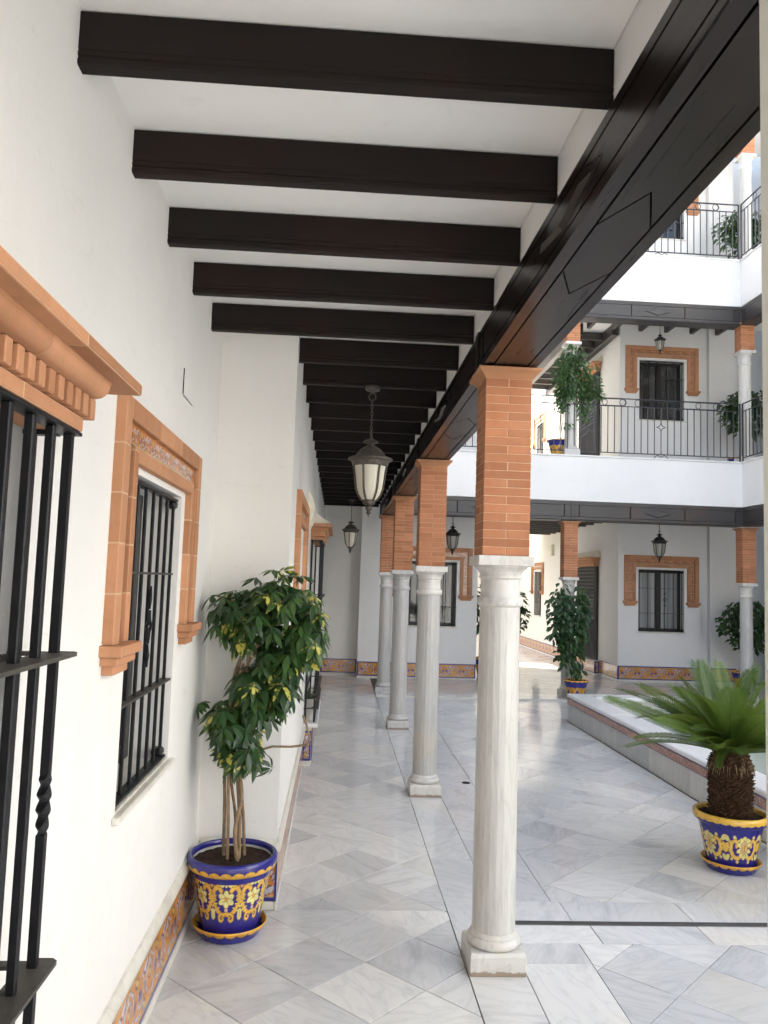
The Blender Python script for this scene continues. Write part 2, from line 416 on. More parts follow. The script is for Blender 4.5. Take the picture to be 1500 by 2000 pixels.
def frieze_tile(w, h, n, border=(1, 1), ends=(0, 0), field=(.58, .24, .045), thick=.008):
    """One glazed wall tile lying in x-z, front towards -y; grid fine enough for its print."""
    nx, nz = n, max(8, int(n*h/w)); mb = MB()
    us = np.linspace(0, 1, nx+1); vs = np.linspace(0, 1, nz+1)
    UU, VV = np.meshgrid(us, vs); U = UU.ravel(); V = VV.ravel(); asp = h/w
    rnd_ = np.random.RandomState(3)
    base = np.tile(np.array(field), (len(U), 1))*(1+.12*np.sin(U*9+V*5)[:, None])
    it = []
    X = U; Y = V*asp; cy = asp/2; k = asp
    sc = lambda a: [(p[0], p[1]) for p in a]
    it.append(('line', sc(spiral(.26, cy-.02*k, .03*k, .28*k, 1.0, 7.6)), .010*k, .020*k, LIL, (.09, .045, .10), .014*k))
    it.append(('line', sc(spiral(.74, cy+.04*k, .03*k, .27*k, 4.0, 10.6)), .010*k, .020*k, LIL, (.09, .045, .10), .014*k))
    it.append(('line', [(0, cy-.1*k), (.10, cy-.28*k), (.3, cy-.33*k), (.47, cy-.12*k), (.55, cy+.16*k), (.75, cy+.33*k), (.92, cy+.2*k), (1, cy-.1*k)], .014*k, .014*k, LIL, (.09, .045, .10), .014*k))
    for (a, b, r1, r2, an, c) in ((.5, cy+.28*k, .13, .05, .5, LIL), (.50, cy-.3*k, .12, .05, -.6, (.62, .40, .10)), (.08, cy+.26*k, .12, .05, -.5, (.62, .40, .10)), (.93, cy-.28*k, .12, .05, .7, LIL), (.26, cy-.02*k, .06, .06, 0, (.10, .08, .35)), (.74, cy+.04*k, .06, .06, 0, (.62, .40, .10)), (.02, cy-.05*k, .09, .05, 1.2, (.10, .08, .35))):
        it.append(('ell', a, b, r1*k, r2*k, an, c, DBL, .02*k))
    C = strokes_paint(X, Y, base, it)
    if border[0]: C[V < .075] = BLUE; C[(V < .10) & (V >= .075)] = (.5, .35, .15)
    if border[1]: C[V > .925] = BLUE; C[(V > .90) & (V <= .925)] = (.5, .35, .15)
    if ends[0]: C[U < .08*asp+.01] = BLUE
    if ends[1]: C[U > 1-.08*asp-.01] = BLUE
    for vv, uu in zip(V, U): mb.v.append(((uu-.5)*w, -thick, vv*h))
    for j in range(nz):
        for i in range(nx):
            a = j*(nx+1)+i; mb.f.append((a, a+1, a+nx+2, a+nx+1))
    o = len(mb.v)          # rim going back to the wall
    loop = [i for i in range(nx+1)]+[(j+1)*(nx+1)-1 for j in range(1, nz+1)]+[nz*(nx+1)+i for i in range(nx-1, -1, -1)]+[j*(nx+1) for j in range(nz-1, 0, -1)]
    for i in loop: x, y, z = mb.v[i]; mb.v.append((x, 0, z))
    L = len(loop); CC = [tuple(c) for c in C]+[tuple(C[i]*.8) for i in loop]
    for i in range(L): mb.f.append((loop[i], o+i, o+(i+1) % L, loop[(i+1) % L]))
    mb.c = [(*c, 1) for c in CC]
    return mb.mesh('tile', 'paint')
TILE_W, TILE_H = .30, .23
T_A = frieze_tile(TILE_W-.002, TILE_H, 44)
T_L = frieze_tile(TILE_W-.002, TILE_H, 44, ends=(1, 0))
T_R = frieze_tile(TILE_W-.002, TILE_H, 44, ends=(0, 1))
T_LR = frieze_tile(.098, TILE_H, 18, ends=(1, 1))
T_F = frieze_tile(.158, .068, 26, border=(1, 0), field=(.50, .19, .05))
T_B = frieze_tile(.30, .052, 40, border=(1, 1), field=(.34, .15, .075))

def skirting(label, p0, p1, z0, cap=True, endl=True, endr=True):
    """Tiled skirting along a wall, from p0 to p1 (seen from the front, p0 at the left end)."""
    d = Vector((p1[0]-p0[0], p1[1]-p0[1], 0)); L = d.length; a = math.atan2(d.y, d.x)
    t = thing('tile_skirting', label, 'skirting', (p0[0], p0[1], z0), a)
    b = MB().box(0, L, -.014, -.0005, 0, .04, .003); inst('base_strip', b.mesh('base_strip', 'skirt'), t)
    n = max(1, round(L/TILE_W)); w = L/n
    for i in range(n):
        me = T_L if (i == 0 and endl) else (T_R if (i == n-1 and endr) else T_A)
        if n == 1 and L < .2: me = T_LR
        wid = .10 if me is T_LR else TILE_W
        inst('tile', me, t, ((i+.5)*w, -.0005, .0415), (0, 0, 0), (w/wid, 1, 1))
    if cap:
        q = [(-.0005, .273), (-.016, .273), (-.022, .283), (-.022, .300), (-.016, .312), (-.010, .326), (-.0005, .328)]
        inst('cap_moulding', MB().prism(q, 'x', 0, L).mesh('cap_moulding', 'skirt', 40), t)
    return t

# ------------------------------------------------------------------ walls with openings
def panel(mb, u0, u1, z0, z1, holes, t):
    """Wall in local x-z, front y=0, back y=t; holes (x0,x1,z0,z1) get reveals."""
    xs = sorted({u0, u1, *[h[0] for h in holes], *[h[1] for h in holes]}); zs = sorted({z0, z1, *[h[2] for h in holes], *[h[3] for h in holes]})
    hole = lambda x, z: any(h[0] < x < h[1] and h[2] < z < h[3] for h in holes)
    for i in range(len(xs)-1):
        for j in range(len(zs)-1):
            a, b, c, d = xs[i], xs[i+1], zs[j], zs[j+1]
            if hole((a+b)/2, (c+d)/2): continue
            mb.add([(a, 0, c), (b, 0, c), (b, 0, d), (a, 0, d)], [(0, 1, 2, 3)])
            mb.add([(a, t, c), (b, t, c), (b, t, d), (a, t, d)], [(3, 2, 1, 0)])
    for (a, b, c, d) in holes:
        mb.add([(a, 0, c), (a, t, c), (a, t, d), (a, 0, d)], [(0, 1, 2, 3)])
        mb.add([(b, 0, c), (b, t, c), (b, t, d), (b, 0, d)], [(3, 2, 1, 0)])
        mb.add([(a, 0, c), (b, 0, c), (b, t, c), (a, t, c)], [(0, 1, 2, 3)])
        mb.add([(a, 0, d), (b, 0, d), (b, t, d), (a, t, d)], [(3, 2, 1, 0)])
    mb.add([(u0, 0, z0), (u0, t, z0), (u0, t, z1), (u0, 0, z1)], [(3, 2, 1, 0)])
    mb.add([(u1, 0, z0), (u1, t, z0), (u1, t, z1), (u1, 0, z1)], [(0, 1, 2, 3)])
    mb.add([(u0, 0, z0), (u1, 0, z0), (u1, t, z0), (u0, t, z0)], [(3, 2, 1, 0)])
    mb.add([(u0, 0, z1), (u1, 0, z1), (u1, t, z1), (u0, t, z1)], [(0, 1, 2, 3)])
    return mb
def wall(name, label, loc, rotz, u0, u1, z0, z1, holes, t, m='plaster', cat='wall'):
    mb = panel(MB(), u0, u1, z0, z1, holes, t)
    o = inst(name, mb.mesh(name, m), None, loc, (0, 0, rotz)); return tag(o, label, cat)

WX, PX = -.630, -.245          # plaster face of the niche wall / of the wall beyond it
CORNER = 3.985
wall('arcade_wall', 'white plaster wall of the arcade before the potted umbrella tree', (WX, 0, 0), PI/2, -3.6, CORNER, 0, 2.87, [(.37, 1.61, .36, 1.90), (2.44, 3.165, .885, 1.905)], .35)
wall('arcade_wall', 'white plaster wall of the arcade that juts out behind the umbrella tree', (PX, 0, 0), PI/2, CORNER, 13.45, 0, 2.87, [(4.68, 5.405, .885, 1.905), (6.98, 8.22, .36, 1.93)], .75)
wall('arcade_wall', 'white plaster wall closing the far end of the arcade behind the second lantern', (0, 13.45, 0), 0, -1.1, .38, 0, 2.87, [], .5)
# far wing: block beside the passage (two stacked storeys each a wall with its window)
H0, H1, H2 = 0.0, 3.70, 7.02        # window datum of each storey
FY = 13.37
wall('wing_wall', 'white wall of the far wing between arcade end and passage', (0, 13.10, 0), 0, .38, 2.345, 0, 12.5, [(1.19, 1.995, .875, 1.95)], 2.9, 'facade')  # upper part, out of view, raised to shade the courtyard corner
wall('wing_wall', 'white three storey wall of the far wing with windows beyond the railings', (0, FY, 0), 0, 4.84, 6.295, 0, 12.5, [(5.195, 6.005, .877+h, 1.95+h) for h in (H0, H1, H2)], 3.1, 'facade')
wall('wing_wall', 'narrow recessed white wall strip beside the far wing windows', (0, FY+.12, 0), 0, 6.296, 6.47, 0, 12.5, [], .5, 'facade')
wall('wing_wall', 'white wall bay between the far wing windows and the corner column', (0, FY+.02, 0), 0, 6.471, 6.93, 0, 12.5, [], .5, 'facade')
wall('wing_wall', 'white corner wall behind the corner column of the courtyard', (0, FY+.6, 0), 0, 6.931, 9.6, 0, 12.5, [], .5, 'facade')
wall('passage_wall', 'sunlit white wall along the passage beyond the far wing', (4.93, 0, 0), -PI/2, -27, -16.47, 0, 9.5, [(-19.55, -18.85, .88, 1.95), (-19.55, -18.85, .88+H1, 1.95+H1)], .6, 'passage')
wall('passage_wall', 'sunlit white wall closing the passage in the distance', (0, 27, 0), 0, -4, 4.93, 0, 7, [], .4, 'passage')

# masses of the wings (what stands behind the plaster) and one block added for shade
def mass(name, label, *b, m='facade'):
    mb = MB().box(*b); return tag(inst(name, mb.mesh(name, m)), label, 'building')
mass('building', 'tall white wing of the house behind the barred arcade windows', -6, -1.0, 3.8, 13.95, 0, 12.5)  # unseen height, chosen so its shadow covers the courtyard
mass('building', 'unseen white front part of the house behind the foremost bay window, kept low for the sun', -6, -1.0, -6, 3.799, 0, 3.56)  # unseen; kept low to let sunlight into the near court
mass('building', 'white upper storeys of the house above the arcade ceiling', -.98, .30, 3.8, 13.6, 3.56, 12.5)  # unseen storeys, built this tall to hold the court in shade
mass('building', 'white wing of the house at the back of the courtyard', -6, 12, -12.5, -9.5, 0, 7.0)
mass('building', 'unseen block added beside the passage yard to shade the passage wall', -3.0, 1.20, 18.95, 26.9, 0, 8.4, m='facade')  # added out of view to keep direct sun off the passage wall
mass('building', 'white wing of the house along the far side of the basin', 7.4, 11, -4.2, 13.3, 0, 9.5)

# ------------------------------------------------------------------ ceilings and beams
ceil = tag(inst('ceiling', MB().box(-1.0, .604, -4.2, 13.6, 2.87, 3.555).mesh('ceiling', 'ceiling')), kind='structure')
def beam_mesh(L, h=.124, t=.042):
    q = [(0, 0.0), (.006, -.002), (t-.006, -.002), (t, 0), (t, .012), (t-.004, .0145), (t-.004, .0175), (t, .02), (t, .029), (t-.003, .031), (t-.003, .0335), (t, .036), (t, h), (0, h), (0, .036), (.003, .0335), (.003, .031), (0, .029), (0, .02), (.004, .0175), (.004, .0145), (0, .012)]
    mb = MB().prism(q, 'x', 0, L)
    return mb.mesh('beam', 'beam')
BM_A = beam_mesh(.604-WX+.03); BM_B = beam_mesh(.604-PX+.03)
for i in range(26):
    y = 1.722+.4745*(i-3)
    if y > 13.3: break
    a = y < CORNER-.05
    inst('beam', BM_A if a else BM_B, ceil, (WX-.03 if a else PX-.03, y, 2.7415), (0, 0, rng.uniform(-.002, .002)))
# slabs of the far wing galleries
def slab(name, *b, m='ceiling'): return tag(inst(name, MB().box(*b).mesh(name, m)), kind='structure')
c1 = slab('ceiling', .62, 9.6, 11.62, FY+.0, 2.92, 3.50)
c2 = slab('ceiling', .62, 9.6, 11.62, FY+.0, 6.29, 6.66)
c3 = slab('ceiling', .62, 9.6, 11.62, FY+.0, 9.55, 9.8)
cp1 = slab('ceiling', 2.35, 4.92, FY+.003, 18.9, 2.92, 3.50)  # passage roof lengthened so the sun leaves only a strip on the floor
cp2 = slab('ceiling', 2.35, 4.92, FY+.003, 17.95, 6.29, 6.66)
def ybeam(L, w=.07, h=.13):
    return MB().box(-w/2, w/2, 0, L, 0, h, .006).mesh('beam', 'girder_x')
YB = ybeam(1.75)
for ci, z in ((c1, 2.79), (c2, 6.16)):
    for k in range(12):
        inst('beam', YB, ci, (1.48+.4655*k, 11.62, z))
XB = MB().box(2.36, 4.9, 0, .05, 0, .13, .006).mesh('beam', 'girder_x')
for k in range(10): inst('beam', XB, cp1, (0, 13.75+.47*k, 2.79))
XB2 = MB().box(4.17, 4.83, 0, .05, 0, .14, .006).mesh('beam', 'girder_x')
for k in range(9): inst('beam', XB2, cp2, (0, 13.9+.47*k, 6.14))
LB = MB().box(-.06, .06, 0, 4.55, 0, .20, .008).mesh('beam', 'girder_x')
inst('beam', LB, cp2, (4.12, 13.38, 6.06)); inst('beam', LB, cp2, (4.765, 13.38, 6.08))

# ------------------------------------------------------------------ girders with carved panels
def octo(x0, x1, z0, z1, cut, side):
    # panel with square end away from the lozenge and a pointed end beside it
    zm = (z0+z1)/2
    return [(x0, z0), (x1-cut, z0), (x1, zm), (x1-cut, z1), (x0, z1)] if side > 0 else [(x0+cut, z0), (x1, z0), (x1, z1), (x0+cut, z1), (x0, zm)]
def girder(label, loc, rotz, bays, w, z_in, z_out, mat_, x_end, grp=None):
    """Local x runs along the girder, y=0 is the face towards the court (-y), y=w the inner face."""
    t = thing('girder', label, 'girder', loc, rotz, grp)
    core = MB().box(bays[0][0], x_end, .012, w-.012, .008, z_in)
    if z_out > z_in: core.box(bays[0][0], x_end, .012, .04, z_in-.001, z_out)
    inst('core', core.mesh('core', 'groove'), t)
    def face(polys, kind, thick=.010):
        for q in polys:
            mb = MB()
            if kind == 'out': mb.prism(q, 'y', .012, 0)
            elif kind == 'in': mb.prism(q, 'y', w-.012, w)
            else: mb.prism([(a, b) for a, b in q], 'z', .008, -.004)
            inst('panel', mb.mesh('panel', mat_), t)
    G = .007
    for (a, b) in bays:
        m = (a+b)/2
        for kind, z0, z1 in (('out', 0.0, z_out), ('in', 0.0, z_in), ('under', 0.0, w)):
            h = z1-z0; e = .17*h; lz = (.26 if kind == 'out' else .30); cut = lz*.95
            # border rails (frame round the recessed groove)
            A, B = a+.004, b-.004
            P = []
            P.append([(A, z0), (B, z0), (B, z0+e), (A, z0+e)])
            P.append([(A, z1-e), (B, z1-e), (B, z1), (A, z1)])
            i0, i1 = z0+e+G, z1-e-G; zm = (z0+z1)/2
            P.append([(A, i0), (A+.10, i0), (A+.10, i1), (A, i1)]); P.append([(B-.10, i0), (B, i0), (B, i1), (B-.10, i1)])
            P.append([(A+.10+2*G, i0), (m-lz*.55, i0), (m-lz-.03-2*G, zm), (m-lz*.55, i1), (A+.10+2*G, i1)] if kind != 'out' else [(A+.10+2*G, i0), (m-lz-.16, i0), (m-lz-.16, i1), (A+.10+2*G, i1)])
            P.append([(m+lz*.55, i0), (B-.10-2*G, i0), (B-.10-2*G, i1), (m+lz*.55, i1), (m+lz+.03+2*G, zm)] if kind != 'out' else [(m+lz+.16, i0), (B-.10-2*G, i0), (B-.10-2*G, i1), (m+lz+.16, i1)])
            if kind == 'out':
                P.append([(m-lz-.16+2*G, i0), (m+lz+.16-2*G, i0), (m+lz+.16-2*G, i1), (m-lz-.16+2*G, i1)])
            else:
                P.append([(m-lz*.55+2*G, i0), (m+lz*.55-2*G, i0), (m+lz+.03, zm), (m+lz*.55-2*G, i1), (m-lz*.55+2*G, i1), (m-lz-.03, zm)])
            face(P, kind)
            # raised lozenge
            q = [(m-lz*.86, zm), (m, i0+.012), (m+lz*.86, zm), (m, i1-.012)]
            mb = MB()
            y0, y1 = {'out': (0, -.012), 'in': (w, w+.014), 'under': (-.004, -.014)}[kind]
            f = .72
            qs = [(m+(u-m)*f, zm+(v-zm)*f) for u, v in q]
            def pt(u, v, d): return (u, v, d) if kind == 'under' else (u, d, v)
            if kind in ('out', 'in'):
                mb.add([pt(u, v, y0) for u, v in q]+[pt(u, v, y1) for u, v in qs], [(0, 1, 5, 4), (1, 2, 6, 5), (2, 3, 7, 6), (3, 0, 4, 7), (4, 5, 6, 7)])
                inst('lozenge', mb.mesh('lozenge', mat_), t)
    # collar blocks over the columns
    xs = [bays[0][0]]+[b for _, b in bays]
    for x in xs:
        mb = MB().box(x-.035, x+.035, w-.02, w+.012, -.002, z_in-.004, .004).box(x-.012, x+.012, -.012, .02, -.002, z_out-.004, .003)
        inst('collar', mb.mesh('collar', mat_), t)
    return t
CX, CY0, SP = .7205, 3.4565, 2.672
GX0, GX1, GZ = .601, .838, 2.557
# near arcade: local x -> +Y, court face at local y=0 -> X=GX1 ; rotz=-90: (x,y)->(y,-x) so use mirrored order
ys = [CY0+SP*k for k in range(-2, 4)]
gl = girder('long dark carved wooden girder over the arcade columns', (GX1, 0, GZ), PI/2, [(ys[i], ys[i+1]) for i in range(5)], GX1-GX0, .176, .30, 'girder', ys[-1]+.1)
# far arcade girders on two storeys
FX = [CX, 3.412, 6.11]
FYG = 11.37
for z, lab in ((2.585, 'dark wooden girder under the lower white balcony of the far wing'), (5.665, 'dark wooden girder under the upper white balcony of the far wing')):
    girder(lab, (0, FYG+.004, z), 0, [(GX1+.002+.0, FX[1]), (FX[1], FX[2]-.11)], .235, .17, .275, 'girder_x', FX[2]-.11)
RXF = 5.998
for z, lab in ((2.585, 'dark wooden girder under the lower balcony turning the courtyard corner'), (5.665, 'dark wooden girder under the upper balcony turning the courtyard corner')):
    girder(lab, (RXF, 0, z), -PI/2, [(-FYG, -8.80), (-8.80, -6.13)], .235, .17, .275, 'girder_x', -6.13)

# white parapets
def parapet(label, boxes, slab_):
    t = thing('balcony', label, 'balcony', (boxes[0][0], boxes[0][2], boxes[0][4]))
    mb = MB()
    for b in boxes: mb.box(*b, .004)
    mb.build('parapet', 'facade', t)
    mb = MB()
    for b in slab_: mb.box(*b, .006)
    mb.build('coping_slab', 'coping', t)
    return t
parapet('white wall strip and balcony front above the arcade girder', [(.6055, .826, -4.2, FYG+.25, 2.735, 2.862), (.6055, .846, -4.2, FYG+.25, 2.8625, 3.53)], [(.30, .86, -4.2, FYG+.25, 3.531, 3.56)])
parapet('lower white balcony front of the far wing', [(.847, RXF+.25, FYG, FYG+.25, 2.868, 3.53)], [(.861, RXF-.014, FYG-.014, FYG+.25, 3.531, 3.556), (.861, 9.6, FYG+.251, FY, 3.501, 3.553)])
parapet('upper white balcony front of the far wing', [(.847, RXF+.25, FYG, FYG+.25, 5.948, 6.665)], [(.861, RXF-.014, FYG-.014, FYG+.25, 6.666, 6.69), (.861, 9.6, FYG+.251, FY, 6.661, 6.687)])
parapet('lower white balcony front turning the corner by the corner column', [(RXF, RXF+.25, 4.0, FYG-.001, 2.868, 3.53)], [(RXF-.0139, 7.39, 4.0, FYG+.25, 3.5312, 3.5562)])
parapet('upper white balcony front turning the corner by the corner column', [(RXF, RXF+.25, 4.0, FYG-.001, 5.948, 6.665)], [(RXF-.0139, 7.39, 4.0, FYG+.25, 6.6662, 6.6902)])

# ------------------------------------------------------------------ columns
def shaft_mesh():
    mb = MB(); prof = []
    zs = [.150, .152]+[.16+(1.505-.16)*i/10 for i in range(11)]
    def fl(a, z):
        if z < .158 or z > 1.50: return 0
        k = 20; x = (a*k/(2*PI)) % 1.0
        return .0013*(1-abs(2*x-1)**2.2)
    prof = [(.0915-.004*((z-.15)/1.36)**2, z) for z in zs]
    mb.lathe(prof, 160, flute=fl, cap=False); return mb.mesh('shaft', 'column', 50)
SHAFT = shaft_mesh()
def base_mesh():
    mb = MB(); h = .117; c = .022
    # plinth with knocked-off top corners
    mb.box(-h, h, -h, h, 0, .074, .003)
    mb.add([(-h+.002, -h+.002, .074), (h-.002, -h+.002, .074), (h-.002, h-.002, .074), (-h+.002, h-.002, .074), (-h+.006, -h+.006, .09), (h-.006, -h+.006, .09), (h-.006, h-.006, .09), (-h+.006, h-.006, .09)],
           [(0, 1, 5, 4), (1, 2, 6, 5), (2, 3, 7, 6), (3, 0, 4, 7), (4, 5, 6, 7)])
    pr = [(.098, .089), (.1075, .092), (.1135, .099), (.1155, .108), (.1125, .118), (.106, .125), (.1005, .128), (.1005, .136), (.0975, .140), (.0955, .1475), (.092, .150)]
    mb.lathe(pr, 48); return mb.mesh('base', 'capital', 35)
BASE = base_mesh()
def cap_mesh():
    mb = MB()
    pr = [(.0875, 1.504), (.094, 1.507), (.0985, 1.514), (.0995, 1.525), (.0985, 1.536), (.094, 1.543), (.0865, 1.546), (.0855, 1.59), (.0860, 1.622), (.090, 1.626), (.094, 1.630), (.094, 1.637), (.0905, 1.640), (.0935, 1.652), (.1015, 1.664), (.1125, 1.672), (.116, 1.677), (.116, 1.682)]
    mb.lathe(pr, 48); mb.box(-.121, .121, -.121, .121, 1.6815, 1.7245, .003); return mb.mesh('capital', 'capital', 35)
CAP = cap_mesh()
BR_S = .103
BRICK = MB().box(-.0505, .0505, -.1025, .1025, 0, .0344, .0018).mesh('brick', 'brick')
def corbel_mesh():
    mb = MB(); o = [(.1035, 0), (.1065, .006), (.112, .014), (.121, .024), (.131, .031), (.137, .036), (.1385, .041), (.1385, .046)]
    n = len(o)
    for r, z in o: mb.v += [(-r, -r, z), (r, -r, z), (r, r, z), (-r, r, z)]
    for j in range(n-1):
        for i in range(4): k = (i+1) % 4; mb.f.append((j*4+i, j*4+k, j*4+4+k, j*4+4+i))
    mb.f.append((0, 3, 2, 1)); mb.f.append(tuple((n-1)*4+i for i in range(4)))
    return mb.mesh('moulded_cap', 'terracotta')
CORB = corbel_mesh()
def column(label, x, y, z, courses, grp, cat='column'):
    t = thing('column', label, cat, (x, y, z), 0, grp)
    inst('base', BASE, t); inst('shaft', SHAFT, t, (0, 0, 0), (0, 0, rng.uniform(0, 6))); inst('capital', CAP, t)
    top = 1.7255+courses*.0369
    core = MB().box(-.1008, .1008, -.1008, .1008, 1.7247, top+.02)
    pier = inst('brick_pier', core.mesh('brick_pier', 'mortar'), t)
    for i in range(courses):
        zz = 1.7265+i*.0369
        for s in (-1, 1):
            j = rng.uniform(-.0007, .0007)
            if i % 2 == 0: inst('brick', BRICK, pier, (s*.052+j, j, zz))
            else: inst('brick', BRICK, pier, (j, s*.052-j, zz), (0, 0, PI/2))
    inst('moulded_cap', CORB, t, (0, 0, top-.0005))
    return t
G1 = 'marble columns with brick piers of the near arcade'
labs = ['foremost marble column with brick pier, at the end of the slot drain', 'second arcade column, between the slot drain column and the third', 'third arcade column, standing before the far barred window', 'last arcade column, at the inner corner with the far wing']
for k, lab in enumerate(labs): column(lab, CX, CY0+SP*k, 0, 21, G1)
column('marble column of the far wing behind the small potted climber', FX[1], 11.49, 0.02, 21, 'ground floor columns of the far wing')
column('courtyard corner column of the far wing, above the palm fronds', FX[2], 11.49, 0.02, 21, 'ground floor columns of the far wing')
column('short balcony column wrapped in ivy on the lower balcony', FX[1], 11.49, 3.556, 10, 'balcony columns of the far wing')
column('corner column of the lower balcony before a dark bush', FX[2], 11.49, 3.556, 10, 'balcony columns of the far wing')
column('corner column of the upper balcony high at the edge', FX[2]+.03, 11.49, 6.69, 16, 'balcony columns of the far wing')

# ------------------------------------------------------------------ barred windows with terracotta surrounds (local: wall face y=0, outside -y, x centred)
def seg_boxes(mb_list, t, parts, mname='moulding'):
    pass
def diamond_pts(cx, cz, a, b, c=.35):
    pts = []
    for (x0, z0), (x1, z1) in (((0, b), (a, 0)), ((a, 0), (0, -b)), ((0, -b), (-a, 0)), ((-a, 0), (0, b))):
        for i in range(6):
            u = i/6; x = x0+(x1-x0)*u; z = z0+(z1-z0)*u; k = 1-c*4*u*(1-u)
            pts.append((cx+x*k, cz+z*k))
    pts.append(pts[0]); return pts
def window_thing(label, loc, rotz, wh, z0, z1, so, si, zt, zb, recess=.024, group=None, nb=7, bars_only=.0, pale=True, depth=.20, top_gap=.035):
    t = thing('barred_window', label, 'window', loc, rotz, group)
    # surround: strips from outer to inner edge, each with its own projection; legs of three blocks
    W = so-si; a1, a2 = so-W*.36, si+W*.26
    s = thing_part('surround', t)
    zi = zt-W
    def strip(xa, xb, za, zb_, y):       # terracotta block
        mb = MB().box(xa, xb, -y, .004, za, zb_, .003); inst('block', mb.mesh('block', 'terracotta'), s)
    zl = [zb+.001]+[zb+(zt-zb)*k/5 for k in (1, 2, 3, 4)]+[zt]
    jb = MB()
    for sx in (-1, 1):
        jb.box(sx*(so-.0012), sx*(a1+.003), -.0298, .003, zb+.002, zt-.0012).box(sx*(a2-.002), sx*(si+.001), -.0258, .003, zb+.002, zi+(a2-si)-.002)
    jb.box(-a1+.003, a1-.003, -.0296, .003, zt-(so-a1)+.003, zt-.0012).box(-si, si, -.0256, .003, zi+.001, zi+(a2-si)-.002)
    inst('joint_bed', jb.mesh('joint_bed', 'mortar'), s)
    for sx in (-1, 1):
        for i in range(5):
            za, zc = zl[i]+.0008, zl[i+1]-.0008
            strip(sx*so, sx*(a1+.002), za, zc, .031)
            strip(sx*a1, sx*(a1+.0018-.012), za, min(zc, zt-(so-a1)-.001), .024)
            strip(sx*(a2-.001), sx*si, za, min(zc, zt-(so-si)+(a2-si)-.001), .027)
    for i in range(3):
        xa = -a1+.002+i*(2*a1-.004)/3+.001; xb = -a1+.002+(i+1)*(2*a1-.004)/3-.001
        strip(xa, xb, zt-(so-a1)+.002, zt, .0308)
        xa = -si+i*2*si/3+.001; xb = -si+(i+1)*2*si/3-.001
        strip(xa, xb, zi, zi+(a2-si)-.001, .0268)
    # painted tile channel between the two mouldings
    cw = a1-.012-a2; zc0 = zi+(a2-si); zc1 = zt-(so-a1)
    n = max(3, round(2*a1/.16)); w = 2*(a1-.012)/n
    for i in range(n):
        inst('frieze_tile', T_F, s, (-(a1-.012)+(i+.5)*w, -.006, zc0), (0, 0, 0), (w/.16, 1, (zc1-zc0)/.068))
    m = max(3, round((zc0-zb)/.16)); h = (zc0-zb)/m
    for sx in (-1, 1):
        for i in range(m):
            inst('frieze_tile', T_F, s, (sx*(a2+cw/2)+.5*cw, -.006, zb+(i+.5)*h), (0, -PI/2, 0), (h/.16, 1, cw/.068))
    # corbels under the legs
    for sx in (-1, 1):
        mb = MB(); c = sx*(so+si)/2; hw = W/2
        mb.box(c-hw-.022, c+hw+.022, -.062, .004, zb-.030, zb, .003)
        mb.box(c-hw-.008, c+hw+.008, -.048, .004, zb-.055, zb-.0302, .003)
        mb.box(c-hw+.012, c+hw-.012, -.032, .004, zb-.082, zb-.0552, .003)
        inst('corbel', mb.mesh('corbel', 'terracotta'), t)
    # sill slab
    mb = MB().box(-wh-.035, wh+.035, -.022, .0, z0-.022, z0-.001, .003).box(-wh+.001, wh-.001, 0, depth-.01, z0-.012, z0+.006, .002)
    inst('sill', mb.mesh('sill', 'skirt'), t)
    casement(t, -wh, wh, z0+.006, z1, depth, pale)
    # grille
    g = thing_part('grille', t); y = recess; bw = .0058
    mb0 = MB().box(-bw, bw, y-bw, y+bw, z0+.012, z1-.02, .002)
    bar = mb0.mesh('bar', 'iron')
    xs = [-wh+.025+(2*wh-.058)*i/(nb-1) for i in range(nb)]
    for i, x in enumerate(xs): inst('bar', bar, g, (x, 0, 0))
    for z, d in ((z0+(z1-z0)*.70, .006), (z0+(z1-z0)*.30, .020)):
        mb = MB().box(-wh, wh, y-d, y+.016, z-.004, z+.004, .001); inst('crossbar', mb.mesh('crossbar', 'plate'), g)
    for z, a in ((z0+.012, .0), (z1-.022, .004)):
        inst('rail_bar', MB().box(-wh+.004, wh-.012, y-.018+a, y+.018, z, z+.010, .001).mesh('rail_bar', 'iron'), g)
    for z in (z0+.02, z1-.05): inst('hinge', MB().box(wh-.055, wh-.003, y-.012, y+.03, z, z+.03, .008).mesh('hinge', 'iron'), g)
    dz = z0+(z1-z0)*.52; xm = xs[nb//2]
    mb = MB(); q = diamond_pts(xm, dz, .034, .055); mb.tube([(px_, y-.008, pz) for px_, pz in q], .006, 5, False)
    mb.prism([(xm-.005, dz+.06), (xm+.016, dz+.10), (xm, dz+.14), (xm-.016, dz+.10)], 'y', y-.012, y-.004)
    mb.prism([(xm-.005, dz-.06), (xm+.016, dz-.10), (xm, dz-.14), (xm-.016, dz-.10)], 'y', y-.012, y-.004)
    inst('diamond', mb.mesh('diamond', 'iron'), g)
    return t
def thing_part(name, parent):
    o = bpy.data.objects.new(name, None); COL.objects.link(o); o.parent = parent; o.empty_display_size = .05
    LOC[o.name] = LOC.get(parent.name, (0, 0, 0)); return o
